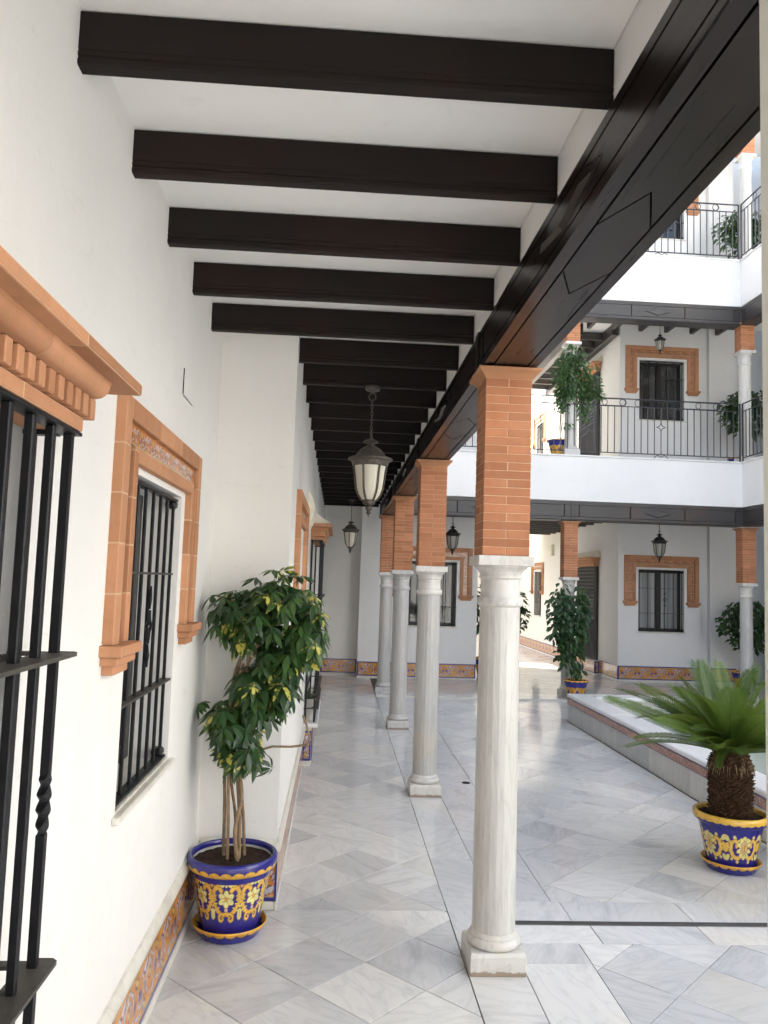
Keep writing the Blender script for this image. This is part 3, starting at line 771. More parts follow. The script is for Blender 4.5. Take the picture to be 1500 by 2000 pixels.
def casement(t, x0, x1, z0, z1, depth, pale, pm=None):
    f = .055; y0, y1 = depth-.05, depth; xm = (x0+x1)/2
    mb = MB().box(x0, x0+f, y0, y1, z0, z1, .004).box(x1-f, x1, y0, y1, z0, z1, .004).box(x0+f, x1-f, y0, y1, z1-f, z1, .004).box(x0+f, x1-f, y0, y1, z0, z0+f, .004).box(xm-.05, xm+.05, y0-.012, y1, z0+f, z1-f, .005)
    fr = inst('casement', mb.mesh('casement', 'frame'), t)
    for a, b in ((x0+f, xm-.05), (xm+.05, x1-f)):
        inst('pane', MB().box(a, b, y1-.028, y1-.018, z0+f, z1-f).mesh('pane', pm or ('pane' if pale else 'dark_pane')), fr)
    inst('back_board', MB().box(x0, x1, y1+.001, y1+.02, z0, z1).mesh('back_board', 'gap'), fr)
window_thing('terracotta framed barred window in the niche wall, above the tiled skirting', (WX, 2.8025, 0), PI/2, .3625, .885, 1.905, .605, .432, 2.10, 1.40)
window_thing('terracotta framed barred window mostly hidden behind the umbrella tree', (PX, 5.0425, 0), PI/2, .3625, .885, 1.905, .605, .432, 2.10, 1.40)
GF = 'barred windows of the far wing'
window_thing('terracotta framed barred window behind the third arcade column', (1.5925, 13.10, 0), 0, .4025, .875, 1.95, .66, .455, 2.19, 1.40, group=GF, nb=6, pale=False)
window_thing('ground floor window of the far wing above the palm, with hanging lantern', (5.60, FY, 0), 0, .405, .877, 1.95, .66, .455, 2.19, 1.40, group=GF, nb=6)
window_thing('middle storey window of the far wing behind the lower balcony railing', (5.60, FY, H1), 0, .405, .877, 1.95, .66, .455, 2.20, 1.42, group=GF, nb=6, pale=False)
window_thing('top storey window of the far wing half hidden by the big girder', (5.60, FY, H2), 0, .405, .877, 1.95, .66, .455, 2.20, 1.42, group=GF, nb=6, pale=False)
window_thing('small barred window on the sunlit passage wall at ground level', (4.93, 19.2, 0), -PI/2, .35, .88, 1.95, .58, .42, 2.17, 1.48, nb=6)
window_thing('small barred window on the sunlit passage wall above the balcony', (4.93, 19.2, H1), -PI/2, .35, .88, 1.95, .58, .42, 2.17, 1.48, nb=6)

# ------------------------------------------------------------------ projecting bay windows
def twist_bar(x, y, z0, z1, bw, zt=None):
    mb = MB()
    if zt is None: return mb.box(x-bw, x+bw, y-bw, y+bw, z0, z1, .002)
    n = 26; zs = [z0]+[zt+(.115)*i/n for i in range(n+1)]+[z1]
    pts = [(x, y, z) for z in zs]; o = 0
    for i, z in enumerate(zs):
        k = min(max((i-1)/n, 0), 1); r = bw*1.414*(1+.28*math.sin(PI*k))
        if 0 < k < 1: r *= (1-.16*abs(math.cos(k*PI*4)))
        for q in range(4):
            a = PI/4+q*PI/2+k*PI*2; mb.v.append((x+r*math.cos(a), y+r*math.sin(a), z))
    for i in range(len(zs)-1):
        for q in range(4): p = (q+1) % 4; mb.f.append((i*4+q, i*4+p, i*4+4+p, i*4+4+q))
    mb.f.append((3, 2, 1, 0)); L = (len(zs)-1)*4; mb.f.append((L, L+1, L+2, L+3))
    return mb
def bay(label, loc, rotz, half, opening, zs, zf, dn, tone, iron='iron', plates=(1.437, .857), slope=True):
    """zs sill height, zf underside of the fascia."""
    t = thing('bay_window', label, 'window', loc, rotz)
    oa, ob = opening
    # cornice
    c = thing_part('cornice', t)
    def pc(nm, mb, sm=None): return inst(nm, mb.mesh(nm, 'terracotta', sm), c)
    n = 4
    for i in range(n):
        a, b = -half+.02+i*(2*half-.04)/n, -half+.02+(i+1)*(2*half-.04)/n
        pc('fascia_block', MB().box(a+.0008, b-.0008, -.112, .0, zf, zf+.028, .003))
        a, b = -half+i*2*half/n, -half+(i+1)*2*half/n
        k = 10; q = [(-.0, zf+.076), (-.120, zf+.076)]+[(-.122-.026*math.sin(PI/2*j/k), zf+.077+.028*(1-math.cos(PI/2*j/k))) for j in range(k+1)]+[(-.150, zf+.107), (-.150, zf+.112), (0, zf+.112)]
        pc('cyma_block', MB().prism(q, 'x', a-.02*(i == 0)+.0008, b+.02*(i == n-1)-.0008), 35)
        a, b = -half-.135+i*(2*half+.27)/n, -half-.135+(i+1)*(2*half+.27)/n
        pc('slab_block', MB().box(a+.0008, b-.0008, -.184, 0, zf+.1125, zf+.138, .004))
    inst('joint_bed', MB().box(-half+.022, half-.022, -.1108, -.001, zf+.0008, zf+.0272).box(-half-.133, half+.133, -.1826, -.001, zf+.1138, zf+.1368).box(-half-.018, half+.018, -.1185, -.001, zf+.0772, zf+.088).mesh('joint_bed', 'mortar'), c)
    inst('backing', MB().box(-half-.01, half+.01, -.078, 0, zf+.0285, zf+.0755).mesh('backing', 'terracotta'), c)
    m = int(2*half/.0445); dm = MB().box(-.0128, .0128, -.122, -.07, zf+.031, zf+.074, .002).mesh('dentil', 'terracotta')
    for i in range(m+1): inst('dentil', dm, c, (-half-.005+(2*half+.01)*i/m, 0, 0))
    if slope:
        inst('sloped_top', MB().prism([(-.165, zf+.1385), (-.150, zf+.152), (0, zf+.26), (0, zf+.1385)], 'x', -half-.09, half+.09).mesh('sloped_top', 'cream'), t)
    # plinth with tiles and sill
    pl = inst('plinth', MB().box(-half-.01, half+.01, -.075, 0, .0, zs-.035).mesh('plinth', 'skirt'), t)
    nt_ = max(1, round(2*half/TILE_W)); w = 2*half/nt_
    for i in range(nt_): inst('tile', T_L if i == 0 else (T_R if i == nt_-1 else T_A), pl, (-half+(i+.5)*w, -.0755, .045), (0, 0, 0), (w/TILE_W, 1, 1.1))
    for sx in (-1, 1): inst('tile', T_LR, pl, (sx*(half+.0105), -.038, .045), (0, 0, sx*PI/2), (.72, 1, 1.1))
    inst('sill', MB().box(-half-.03, half+.03, -.125, .0, zs-.0345, zs, .004).mesh('sill', 'coping'), t)
    # grille
    g = thing_part('grille', t); bw = .0082; y = -.09
    nb = int(round(2*(half-.035)/dn)); z1 = zf-.008
    for i in range(nb+1):
        x = -half+.035+(2*half-.07)*i/nb
        mb = twist_bar(x, y, zs+.002, z1, bw, 1.10 if i in (0, nb, nb//2) else None)
        inst('bar', mb.mesh('bar', iron), g)
    for sx in (-1, 1):
        inst('bar', twist_bar(sx*(half-.022), -.014, zs+.002, z1, bw).mesh('bar', iron), g)
    for z in plates:
        mb = MB(); mb.prism([(-half, -.116), (-half+.01, -.126), (half-.01, -.126), (half, -.116), (half, -.078), (half-.03, -.066), (-half+.03, -.066), (-half, -.078)], 'z', z-.004, z+.004)
        for sx in (-1, 1): mb.box(sx*(half-.034), sx*(half-.012), -.078, .0, z-.004, z+.0038)
        inst('plate', mb.mesh('plate', 'plate'), g)
        inst('rear_bar', MB().box(-half+.04, half-.04, -.012, .004, z-.016, z+.0, .002).mesh('rear_bar', iron), g)
    mb = MB().box(-half+.01, half-.01, -.108, -.068, zf-.008, zf-.0005, .001)
    for sx in (-1, 1): mb.box(sx*(half-.036), sx*(half-.012), -.066, .0, zf-.010, zf-.001)
    inst('top_frame', mb.mesh('top_frame', iron), g)
    return t
b1 = bay('projecting barred bay window with dentilled terracotta cornice at the near end of the arcade', (WX, .99, 0), PI/2, .618, (.37, 1.61), .36, 1.876, .0985, 0, slope=False)
mb = MB().box(-.62, .62, .003, .02, .36, 1.9); 
casement(b1, -.60, .60, .37, 1.89, .30, True)
for k, y in enumerate((1.609,)):      # rough plaster lining of the near bay's reveal
    inst('reveal_lining', MB().box(.6192, .6142, .002, .25, .365, 1.895).mesh('reveal_lining', 'rough_plaster'), b1)
b2 = bay('projecting barred bay window with cream sloped top farther along the arcade', (PX, 7.60, 0), PI/2, .66, (6.98, 8.22), .36, 1.94, .11, 0, plates=(1.437, .60, .48))
casement(b2, -.60, .60, .37, 1.92, .30, True)
# door-height barred window in the passage, seen edge-on
b3 = thing('iron_gate', 'tall dark barred door under a terracotta cornice in the passage', 'door', (4.84, 14.95, 0), -PI/2)
g = thing_part('grille', b3)
for i in range(22): inst('bar', MB().box(-.006, .006, -.07, -.058, .30, 1.99).mesh('bar', 'rail'), g, (-.54+.0514*i, 0, 0))
for i in range(24):
    if i % 12 == 8: inst('crossbar', MB().box(-.55, .55, -.082, -.071, -.006, .006).mesh('crossbar', 'plate'), g, (0, 0, .34+.07*i))
    elif i > 9: inst('crossbar', MB().box(-.55, .55, -.078, -.071, -.005, .005).mesh('crossbar', 'rail'), g, (0, 0, .34+.07*i))
inst('leaf_panel', MB().box(-.56, .56, -.03, -.001, .28, 2.0, .01).mesh('leaf_panel', 'frame'), b3)
c = thing_part('cornice', b3)
for (a, y, z0, z1) in ((.58, .10, 2.0, 2.06), (.61, .14, 2.061, 2.12), (.65, .19, 2.121, 2.17)): inst('cornice_block', MB().box(-a, a, -y, 0, z0, z1, .008).mesh('cornice_block', 'terracotta'), c)
inst('sloped_top', MB().prism([(-.18, 2.171), (0, 2.29), (0, 2.171)], 'x', -.63, .63).mesh('sloped_top', 'cream'), b3)
pl = inst('plinth', MB().box(-.62, .62, -.085, 0, .02, .27).mesh('plinth', 'skirt'), b3)
for i in range(4): inst('tile', (T_L, T_A, T_A, T_R)[i], pl, (-.465+.31*i, -.0855, .045), (0, 0, 0), (1.03, 1, .95))
inst('tile', T_LR, pl, (.6205, -.042, .045), (0, 0, PI/2), (.82, 1, .95))
dup(b3, (4.84, 14.95, H1), 'tall dark barred door under a terracotta cornice behind the ivy column')

# block wall of the passage side is the side of the far wing mass (X=4.84)
# skirtings
skirting('tiled skirting of the niche wall behind the potted umbrella tree', (WX, 1.63), (WX, CORNER), 0)
skirting('short tiled skirting on the end of the jutting wall beside the blue pot', (WX+.02, CORNER), (PX, CORNER), 0)
skirting('tiled skirting of the jutting wall up to the second bay', (PX, CORNER-.016), (PX, 6.92), 0)
skirting('tiled skirting of the jutting wall past the second bay', (PX, 8.30), (PX, 13.44), 0)
skirting('tiled skirting across the closed end of the arcade', (PX+.02, 13.45), (.38, 13.45), 0, False)
skirting('tiled skirting below the window behind the arcade columns', (.38, 13.10), (2.345, 13.10), 0.0, False)
skirting('tiled skirting of the far wing seen behind the palm fronds', (4.84, FY), (6.295, FY), .02, False)
skirting('tiled skirting on the passage side of the far wing', (4.84, 14.30), (4.84, FY-.01), .02, False, False, True)
skirting('tiled skirting on the passage side beyond the barred door', (4.84, 16.46), (4.84, 15.60), .02, False)
skirting('tiled skirting of the wall bay beside the corner column', (6.471, FY+.02), (6.93, FY+.02), .02, False)
skirting('long tiled skirting along the sunlit passage wall', (4.93, 24.0), (4.93, 16.5), .0, False)
for z, nm in ((3.556, 'lower'), (6.69, 'upper')):
    skirting('tiled skirting of the far wing behind the %s balcony railing' % nm, (4.84, FY), (6.295, FY), z, False)
    skirting('tiled skirting of the narrow wall bay behind the %s railing' % nm, (6.471, FY+.02), (6.93, FY+.02), z, False)

# ------------------------------------------------------------------ floor: bed and marble tiles
def clip_rect(poly, x0, x1, y0, y1):
    for ax, lim, sgn in ((0, x0, 1), (0, x1, -1), (1, y0, 1), (1, y1, -1)):
        out = []
        for i in range(len(poly)):
            a, b = poly[i], poly[(i+1) % len(poly)]
            da, db = sgn*(a[ax]-lim), sgn*(b[ax]-lim)
            if da >= 0: out.append(a)
            if (da >= 0) != (db >= 0):
                t = da/(da-db); out.append((a[0]+(b[0]-a[0])*t, a[1]+(b[1]-a[1])*t))
        poly = out
        if len(poly) < 3: return []
    cl = [poly[0]]
    for p in poly[1:]:
        if math.hypot(p[0]-cl[-1][0], p[1]-cl[-1][1]) > 1e-4: cl.append(p)
    return cl if len(cl) > 2 else []
def area(p): return abs(sum(p[i][0]*p[(i+1) % len(p)][1]-p[(i+1) % len(p)][0]*p[i][1] for i in range(len(p))))/2
def inset(poly, d):
    n = len(poly); A = sum(poly[i][0]*poly[(i+1) % n][1]-poly[(i+1) % n][0]*poly[i][1] for i in range(n))
    if A < 0: poly = poly[::-1]
    out = []
    for i in range(n):
        p0, p1, p2 = Vector(poly[i-1]), Vector(poly[i]), Vector(poly[(i+1) % n])
        e1 = (p1-p0); e2 = (p2-p1)
        if e1.length < 1e-6 or e2.length < 1e-6: return None
        e1.normalize(); e2.normalize(); n1 = Vector((-e1.y, e1.x)); n2 = Vector((-e2.y, e2.x)); b = n1+n2
        if b.length < 1e-3: return None
        b = b*(d/max(.25, (1+n1.dot(n2)))); q = p1+b; out.append((q.x, q.y))
    return out
pieces = []         # (polygon, top z)
def diag(x0, x1, y0, y1, v, s, z, ang=PI/4):
    ca, sa = math.cos(ang), math.sin(ang); N = int(max(x1-x0, y1-y0)/s)+26
    cx, cy = (x0+x1)/2, (y0+y1)/2
    ui, vi = round(((cx-v[0])*ca+(cy-v[1])*sa)/s), round((-(cx-v[0])*sa+(cy-v[1])*ca)/s)
    for i in range(ui-N, ui+N):
        for j in range(vi-N, vi+N):
            q = [(v[0]+(a*ca-b*sa)*s, v[1]+(a*sa+b*ca)*s) for a, b in ((i, j), (i+1, j), (i+1, j+1), (i, j+1))]
            q = clip_rect(q, x0, x1, y0, y1)
            if q and area(q) > .0006: pieces.append((q, z))
def strip_y(x0, x1, y0, y1, L, off, z):
    y = y0-off
    while y < y1:
        a, b = max(y, y0), min(y+L, y1)
        if b-a > .02: pieces.append(([(x0, a), (x1, a), (x1, b), (x0, b)], z))
        y += L
def strip_x(x0, x1, y0, y1, L, off, z):
    x = x0-off
    while x < x1:
        a, b = max(x, x0), min(x+L, x1)
        if b-a > .02: pieces.append(([(a, y0), (b, y0), (b, y1), (a, y1)], z))
        x += L
S = .327
diag(WX, .600, 1.2, CORNER, (-.284, 3.465), S, 0); diag(PX, .600, CORNER, 13.45, (-.284, 3.465), S, 0)
strip_y(.600, .843, 1.2, 11.08, .62, .20, 0)
strip_y(.843, 1.150, 1.2, 3.645, .62, .22, 0); strip_y(.843, 1.150, 4.115, 11.08, .62, .3, 0)
strip_x(.843, 6.0, 3.645, 3.836, .52, .1, 0); strip_x(.843, 6.0, 3.886, 4.115, .60, .25, 0)
diag(1.150, 2.81, 4.115, 11.08, (1.653, 5.258), S, 0); diag(1.150, 4.2, 1.2, 3.645, (1.643, 3.426), S, 0)
diag(2.81, 6.0, 9.50, 11.08, (1.653, 5.258), S, 0)
strip_x(.601, 8.0, 11.08, 11.36, .62, .1, .022)
diag(.843, 8.0, 11.36, FY, (1.1, 11.5), S, .02); diag(2.36, 4.92, FY, 21, (1.1, 11.5), S, .02)
floor = tag(inst('floor', MB().box(-9, 16, -9, 40, -.30, -.0065).mesh('floor', 'grout')), kind='structure')
for nm, b in (('pavement', (-.62, 7.4, -9.4, 1.195)), ('pavement', (4.25, 7.4, 1.2, 3.64)), ('pavement', (4.92, 7.4, 4.12, 11.07)), ('pavement', (-4, 4.92, 21.0, 27))):
    tag(inst(nm, MB().box(b[0], b[1], b[2], b[3], -.006, -.001).mesh(nm, 'floor')), kind='structure')
def tile_mb(mb, poly, z, base, tilt=True):
    gp = rng.choice((.0013, .0017, .0024)); o1 = inset(poly, gp); o2 = inset(poly, gp+.0014)
    if not o1 or not o2: return False
    n = len(o1); c = (sum(p[0] for p in o1)/n, sum(p[1] for p in o1)/n)
    tx, ty = (rng.gauss(0, .0009), rng.gauss(0, .0009)) if tilt else (0, 0); dz = rng.gauss(0, .0002)
    h = lambda p: dz+tx*(p[0]-c[0])+ty*(p[1]-c[1])
    vs = [(p[0], p[1], z+h(p)) for p in o2]+[(p[0], p[1], z-.0009+h(p)) for p in o1]+[(p[0], p[1], base) for p in o1]
    mb.add(vs, [tuple(range(n))]+[(n+i, n+(i+1) % n, (i+1) % n, i) for i in range(n)]+[(2*n+i, 2*n+(i+1) % n, n+(i+1) % n, n+i) for i in range(n)])
    return True
def seen(q):
    x = sum(p[0] for p in q)/len(q); y = sum(p[1] for p in q)/len(q)
    return y > 2.55 and -.55*y < x+.12 and x < .62*y and not (x > 2.81 and y < 9.5)
pieces.sort(key=lambda a: (not seen(a[0]), math.hypot(sum(p[0] for p in a[0])/len(a[0]), sum(p[1] for p in a[0])/len(a[0]))-1.5*min(area(a[0]), .1)))
rest = MB(); rest.t = []; cnt = 0
for q, z in pieces:
    if cnt < 296:
        mb = MB()
        if tile_mb(mb, q, z, -.009):
            cx = sum(p[0] for p in q)/len(q); cy = sum(p[1] for p in q)/len(q)
            mb.v = [(a-cx, b-cy, d) for a, b, d in mb.v]
            inst('tile', mb.mesh('tile', 'floor'), floor, (cx, cy, 0)); cnt += 1
    else:
        k = len(rest.v)
        if tile_mb(rest, q, z, -.009): rest.t += [rng.random()]*(len(rest.v)-k)
tag(rest.build('paving', 'floor', floor), kind='stuff')
inst('riser', MB().box(.601, 8.0, 11.079, 11.10, -.005, .0195).mesh('riser', 'skirt'), floor)
t = thing('slot_drain', 'narrow dark metal slot drain across the courtyard paving', 'drain', (.9, 3.86, 0))
MB().box(.845, 6.0, 3.8365, 3.8420, -.02, -.001).box(.845, 6.0, 3.8800, 3.8855, -.02, -.001).build('edge', 'slot', t)
MB().box(.845, 6.0, 3.8421, 3.8799, -.02, -.008).build('channel', 'slot', t)
tag(inst('drain_hole', MB().lathe([(.035, -.001), (.035, .0015), (.028, .0018), (.026, .0008)], 16, 1.10, 6.46, .0015).mesh('drain_hole', 'gap')), 'small round dark drain cover in the courtyard paving', 'drain')

# ------------------------------------------------------------------ basin
bx0, bx1, by0, by1 = 2.81, 4.9, 1.4, 9.48; ct = .325; cw = .27
t = thing('fountain_basin', 'low marble basin with white coping and tile band, pale green water', 'basin', (bx0, by0, 0))
y = by0; i = 0
while y < by1-.01:
    b = min(y+.80, by1); MB().box(bx0+.012, bx0+.04, y+.001, b-.001, 0, .206, .002).build('side_slab', 'basin', t); y = b
x = bx0+.012
while x < bx1-.01:
    b = min(x+.80, bx1); MB().box(x+.001, b-.001, by1-.04, by1-.012, 0, .206, .002).build('side_slab', 'basin', t); x = b
n = round((by1-by0)/.30)
for k in range(n):
    inst('band_tile', T_B, t, (bx0+.0125-bx0, (by1-.012-(k+.5)*(by1-by0-.024)/n)-by0, .2075), (0, 0, -PI/2), ((by1-by0-.024)/n/.302, 1, 1.36))
y = by0
while y < by1-.01:
    b = min(y+1.10, by1) if by1-y > 1.6 else by1
    MB().box(bx0, bx0+cw, y+.001, b-.001, .280, ct, .010).build('coping', 'coping', t); y = b
x = bx0+cw
while x < bx1-.01:
    b = min(x+1.10, bx1) if bx1-x > 1.5 else bx1
    MB().box(x+.001, b-.001, by1-cw, by1, .280, ct, .010).build('coping', 'coping', t); x = b
MB().box(bx1-cw, bx1, by0, by1-cw-.001, .280, ct, .01).build('coping', 'coping', t)
MB().box(bx0+.041, bx0+cw-.03, by0, by1-.041, 0, .279).box(bx0+cw-.03, bx1, by1-cw+.03, by1-.041, 0, .279).box(bx1-cw+.03, bx1, by0, by1-cw+.029, 0, .267).build('inner_wall', 'basin', t)
MB().box(bx0+cw-.03, bx1-cw+.03, by0, by1-cw+.03, .005, .02).build('basin_floor', 'basin', t)
tag(inst('basin_water', MB().box(bx0+cw-.0295, bx1-cw+.0295, by0, by1-cw+.0295, .021, .205).mesh('basin_water', 'water')), kind='structure')

# ------------------------------------------------------------------ white post at the frame edge
t = thing('post', 'slim cream square post standing close by under the girder', 'post', (.666, 1.09, 0))
MB().box(.632, .700, 1.05, 1.14, 0, 2.553, .004).build('shaft', 'post', t)
MB().box(.620, .712, 1.038, 1.152, 0, .09, .004).build('foot', 'skirt', t)
t = thing('cover_plate', 'plastered cover plate with cracked edges high on the niche wall', 'plate', (WX, 3.19, 2.35))
mb = MB(); mb.prism([(WX, 3.072), (WX+.007, 3.074), (WX+.003, 3.325), (WX, 3.325)], 'z', 2.30, 2.405); mb.build('plate', 'plaster', t)
MB().box(WX, WX+.003, 3.064, 3.0712, 2.302, 2.404).build('gap', 'gap', t)
MB().box(WX, WX+.0015, 3.075, 3.26, 2.2972, 2.2985).build('crack', 'gap', t)
# cream wall fitting between window and second bay, beige box in the passage
t = thing('wall_sconce', 'curved cream wall fitting high on the jutting wall before the second bay', 'wall lamp', (PX, 6.25, 2.12))
mb = MB(); k = 12
q = [(PX, 1.98)]+[(PX+.085*math.sin(PI*j/k)**.8*.62, 1.98+.30*j/k) for j in range(1, k)]+[(PX, 2.28)]
mb.prism(q, 'y', 6.05, 6.45); mb.build('shell', 'cream', t, 40)
t = thing('wall_sconce', 'small beige box fitting on the sunlit passage wall', 'wall lamp', (4.93, 17.9, 2.4))
MB().box(4.86, 4.93, 17.75, 18.05, 2.30, 2.55, .008).build('box', 'cream', t)

# ------------------------------------------------------------------ hanging lanterns
U_ = .000539
def lant(y): return .776-(y-60)*U_
def lantern_parts(metal):
    P_ = {}
    Z = lambda y: lant(y)
    mb = MB(); pr = [(6, 700), (20, 702), (36, 712), (60, 728), (96, 748), (128, 775), (152, 805), (172, 835), (186, 850), (222, 852), (240, 860), (243, 868), (238, 880), (214, 884), (206, 900), (204, 918), (196, 928), (198, 940), (186, 946), (170, 946)]
    def fl(a, z):
        return .0045*(abs(math.sin(a*5))**.5) if z > Z(846) and z < Z(730) else (.003*abs(math.sin(a*3)) if z < Z(885) else 0)
    mb.lathe([(r*U_, Z(y)) for r, y in pr][::-1], 60, flute=fl); P_['roof'] = mb.mesh('roof', metal, 50)
    mb = MB().lathe([(r*U_, Z(y)) for r, y in [(34, 712), (34, 700), (80, 684), (86, 676), (80, 668), (48, 655), (30, 648), (24, 636), (10, 628)]], 24); P_['crown'] = mb.mesh('crown', metal, 40)
    mb = MB()
    gl_ = [(172, 938), (163, 985), (154, 1050), (147, 1120), (137, 1190), (116, 1250), (84, 1300), (58, 1322)]
    mb.lathe([(r*U_, Z(y)) for r, y in gl_][::-1], 36); P_['glass'] = mb.mesh('glass', 'lampglass' if metal == 'lantern' else 'smokeglass', 60)
    mb = MB()
    for k in range(6):
        a = k*PI/3+.36
        mb.tube([((r+9)*U_*math.cos(a), (r+9)*U_*math.sin(a), Z(y)) for r, y in gl_], .0062, 6)
    P_['rib'] = mb.mesh('rib', metal, 60)
    mb = MB().lathe([(r*U_, Z(y)) for r, y in [(3, 1500), (10, 1492), (6, 1478), (16, 1470), (30, 1452), (24, 1440), (18, 1434), (36, 1412), (38, 1396), (24, 1382), (22, 1374), (58, 1362), (66, 1344), (64, 1322), (70, 1312), (60, 1300)]], 28); P_['finial'] = mb.mesh('finial', metal, 50)
    mb = MB().lathe([(r*U_, Z(y)) for r, y in [(10, 130), (30, 124), (52, 112), (74, 106), (84, 92), (86, 72), (78, 60)]], 28); P_['ceiling_rose'] = mb.mesh('ceiling_rose', metal, 40)
    mb = MB(); mb.ring((0, 0, Z(178)), 40*U_, .0042, 'y', 18); mb.ring((0, 0, Z(588)), 40*U_, .0042, 'x', 18)
    y = 222; i = 0
    while y < 560: mb.ring((0, 0, Z(y+22)), 20*U_, .0026, 'xy'[i % 2], 12, .62, 1.25); y += 40; i += 1
    P_['chain'] = mb.mesh('chain', metal, 60)
    return P_
LA = lantern_parts('lantern'); LBk = lantern_parts('black_lantern')
def lantern(label, loc, parts, drop=1.0, grp=None, rz=0, sc=1.0):
    t = thing('hanging_lantern', label, 'lantern', loc, rz, grp)
    for k, me in parts.items():
        z = 0
        inst(k, me, t, (0, 0, 0), (0, 0, 0), (sc, sc, sc))
    return t
LG = 'hanging lanterns of the arcades'
lantern('bronze hanging lantern with frosted glass, larger of the two in the arcade', (.168, 4.575, 1.967), LA, grp=LG, rz=-.30)
lantern('bronze hanging lantern before the closed far end of the arcade', (.168, 11.19, 1.967), LA, grp=LG, rz=-.05)
lantern('black hanging lantern above the ground floor window of the far wing', (5.12, 12.3, 2.035), LBk, grp=LG, rz=.2)
lantern('black hanging lantern before the window behind the arcade columns', (1.79, 12.3, 2.035), LBk, grp=LG, rz=.7)
t4 = lantern('small black hanging lantern on the lower balcony before the window', (5.12, 12.3, 5.43), LBk, grp=LG, rz=.2, sc=.72)
MB().box(5.115, 5.125, 12.295, 12.305, 5.95, 6.17).build('rod', 'black_lantern', t4)

# ------------------------------------------------------------------ painted pots
def pot_mesh(name, prof, artf, seg=200, nz=110):
    # resample profile by length
    L = [0]
    for (r0, z0), (r1, z1) in zip(prof, prof[1:]): L.append(L[-1]+math.hypot(r1-r0, z1-z0))
    rows = []
    for i in range(nz+1):
        s = L[-1]*i/nz; k = max(j for j in range(len(L)) if L[j] <= s+1e-9); k = min(k, len(prof)-2); f = (s-L[k])/(L[k+1]-L[k])
        rows.append((prof[k][0]+(prof[k+1][0]-prof[k][0])*f, prof[k][1]+(prof[k+1][1]-prof[k][1])*f, s/L[-1]))
    mb = MB().lathe([(r, z) for r, z, _ in rows], seg, cap=False); mb.f.append(tuple(range(seg))[::-1])
    A = np.tile(np.arange(seg)/seg, nz+1); Zs = np.repeat([r[1] for r in rows], seg); Ss = np.repeat([r[2] for r in rows], seg); Rs = np.repeat([r[0] for r in rows], seg)
    C = artf(A, Zs, Ss, Rs); mb.c = np.concatenate([C, np.ones((len(C), 1))], 1)
    return mb.mesh(name, 'paint', 50)
PROF = [(.124, .030), (.130, .033), (.139, .07), (.149, .13), (.162, .20), (.173, .262), (.178, .288), (.183, .292), (.197, .300), (.204, .312), (.2065, .326), (.205, .340), (.200, .350), (.192, .353), (.185, .350), (.182, .34), (.178, .30)]
def rep(A, n, ph=0): return ((A*n+ph) % 1.0)-.5
def heart_art(A, Z, S, Rr):
    C = np.tile(np.array(BLUE), (len(A), 1)); n = 8
    u = rep(A, n); v = (Z-.105)/.162            # motif zone
    it = []; YL = (.74, .44, .07); CR = (.72, .67, .27); TH = (.20, .08, .015)
    for sx in (-1, 1):
        it.append(('line', [(sx*.47, .50), (sx*.40, .62), (sx*.44, .80), (sx*.40, .95)], .045, .03, YL, TH, .016))
        h = [(0.0, .20), (.14, .16), (.32, .28), (.45, .50), (.47, .72), (.38, .90), (.24, .92), (.17, .84)]
        it.append(('line', [(sx*a, b) for a, b in h], .052, .058, YL, TH, .016))
        for a, b, c, d in ((.34, .33, .24, .37), (.42, .47, .31, .48), (.45, .60, .34, .58), (.44, .74, .34, .69), (.38, .30, .47, .24), (.46, .42, .54, .36)):
            it.append(('line', [(sx*a, b), (sx*c, d)], .028, .010, (.78, .56, .14), TH, .010))
        it.append(('line', [(sx*a, b) for a, b in spiral(.17, .07, .12, .03, 1.7, -4.4, 14)], .040, .022, YL, TH, .014))
        it.append(('ell', sx*.5, .18, .085, .16, 0, CR, TH, .014)); it.append(('ell', sx*.5, .18, .007, .12, 0, (.4, .36, .1), None, 0))
        it.append(('ell', sx*.28, .99, .09, .045, sx*.5, YL, TH, .012)); it.append(('ell', sx*.5, .98, .05, .07, 0, (.62, .36, .2), TH, .012))
    for a in (0, .75, -.75): it.append(('ell', .14*math.sin(a), .98+.07*math.cos(a), .070, .12, a, CR, TH, .013))
    it.append(('ell', 0, 1.04, .007, .12, 0, (.4, .42, .12), None, 0))
    for k in range(6):
        a = k*PI/3+.52; it.append(('ell', .17*math.cos(a), .60+.135*math.sin(a), .115, .078, a, CR, TH, .013))
        it.append(('line', [(.07*math.cos(a), .60+.06*math.sin(a)), (.20*math.cos(a), .60+.16*math.sin(a))], .005, .005, (.42, .34, .08), None, 0))
    it.append(('ell', 0, .60, .055, .045, 0, (.62, .30, .05), TH, .012))
    it.append(('ell', 0, .30, .055, .05, 0, (.60, .42, .30), TH, .012))
    zone = (v > -.2) & (v < 1.25) & (Z < .285) & (S < .6)
    idx = np.where(zone)[0]; C[idx] = strokes_paint(u[idx], v[idx], BLUE, it)
    m = 24; w = ((A*m) % 1.0); s_ = np.sqrt(np.clip(1-(2*w-1)**2, 0, 1))
    outer = (Rr > .180) & (S > .5)
    z1 = .308+.017*s_
    C[outer & (Z > .2925) & (Z < z1) & (Z < .345)] = (.74, .42, .05)
    C[outer & (np.abs(Z-z1) < .0016)] = DBL
    sl = np.abs(((A*m+.5+(Z-.30)*22) % 1.0)-.5) > .465
    C[outer & (Z > .303) & (Z < z1-.002) & sl] = (.40, .17, .02)
    C[(S > .93)] = (.55, .55, .50); C[Z < .034] = (.3, .2, .12)
    return C
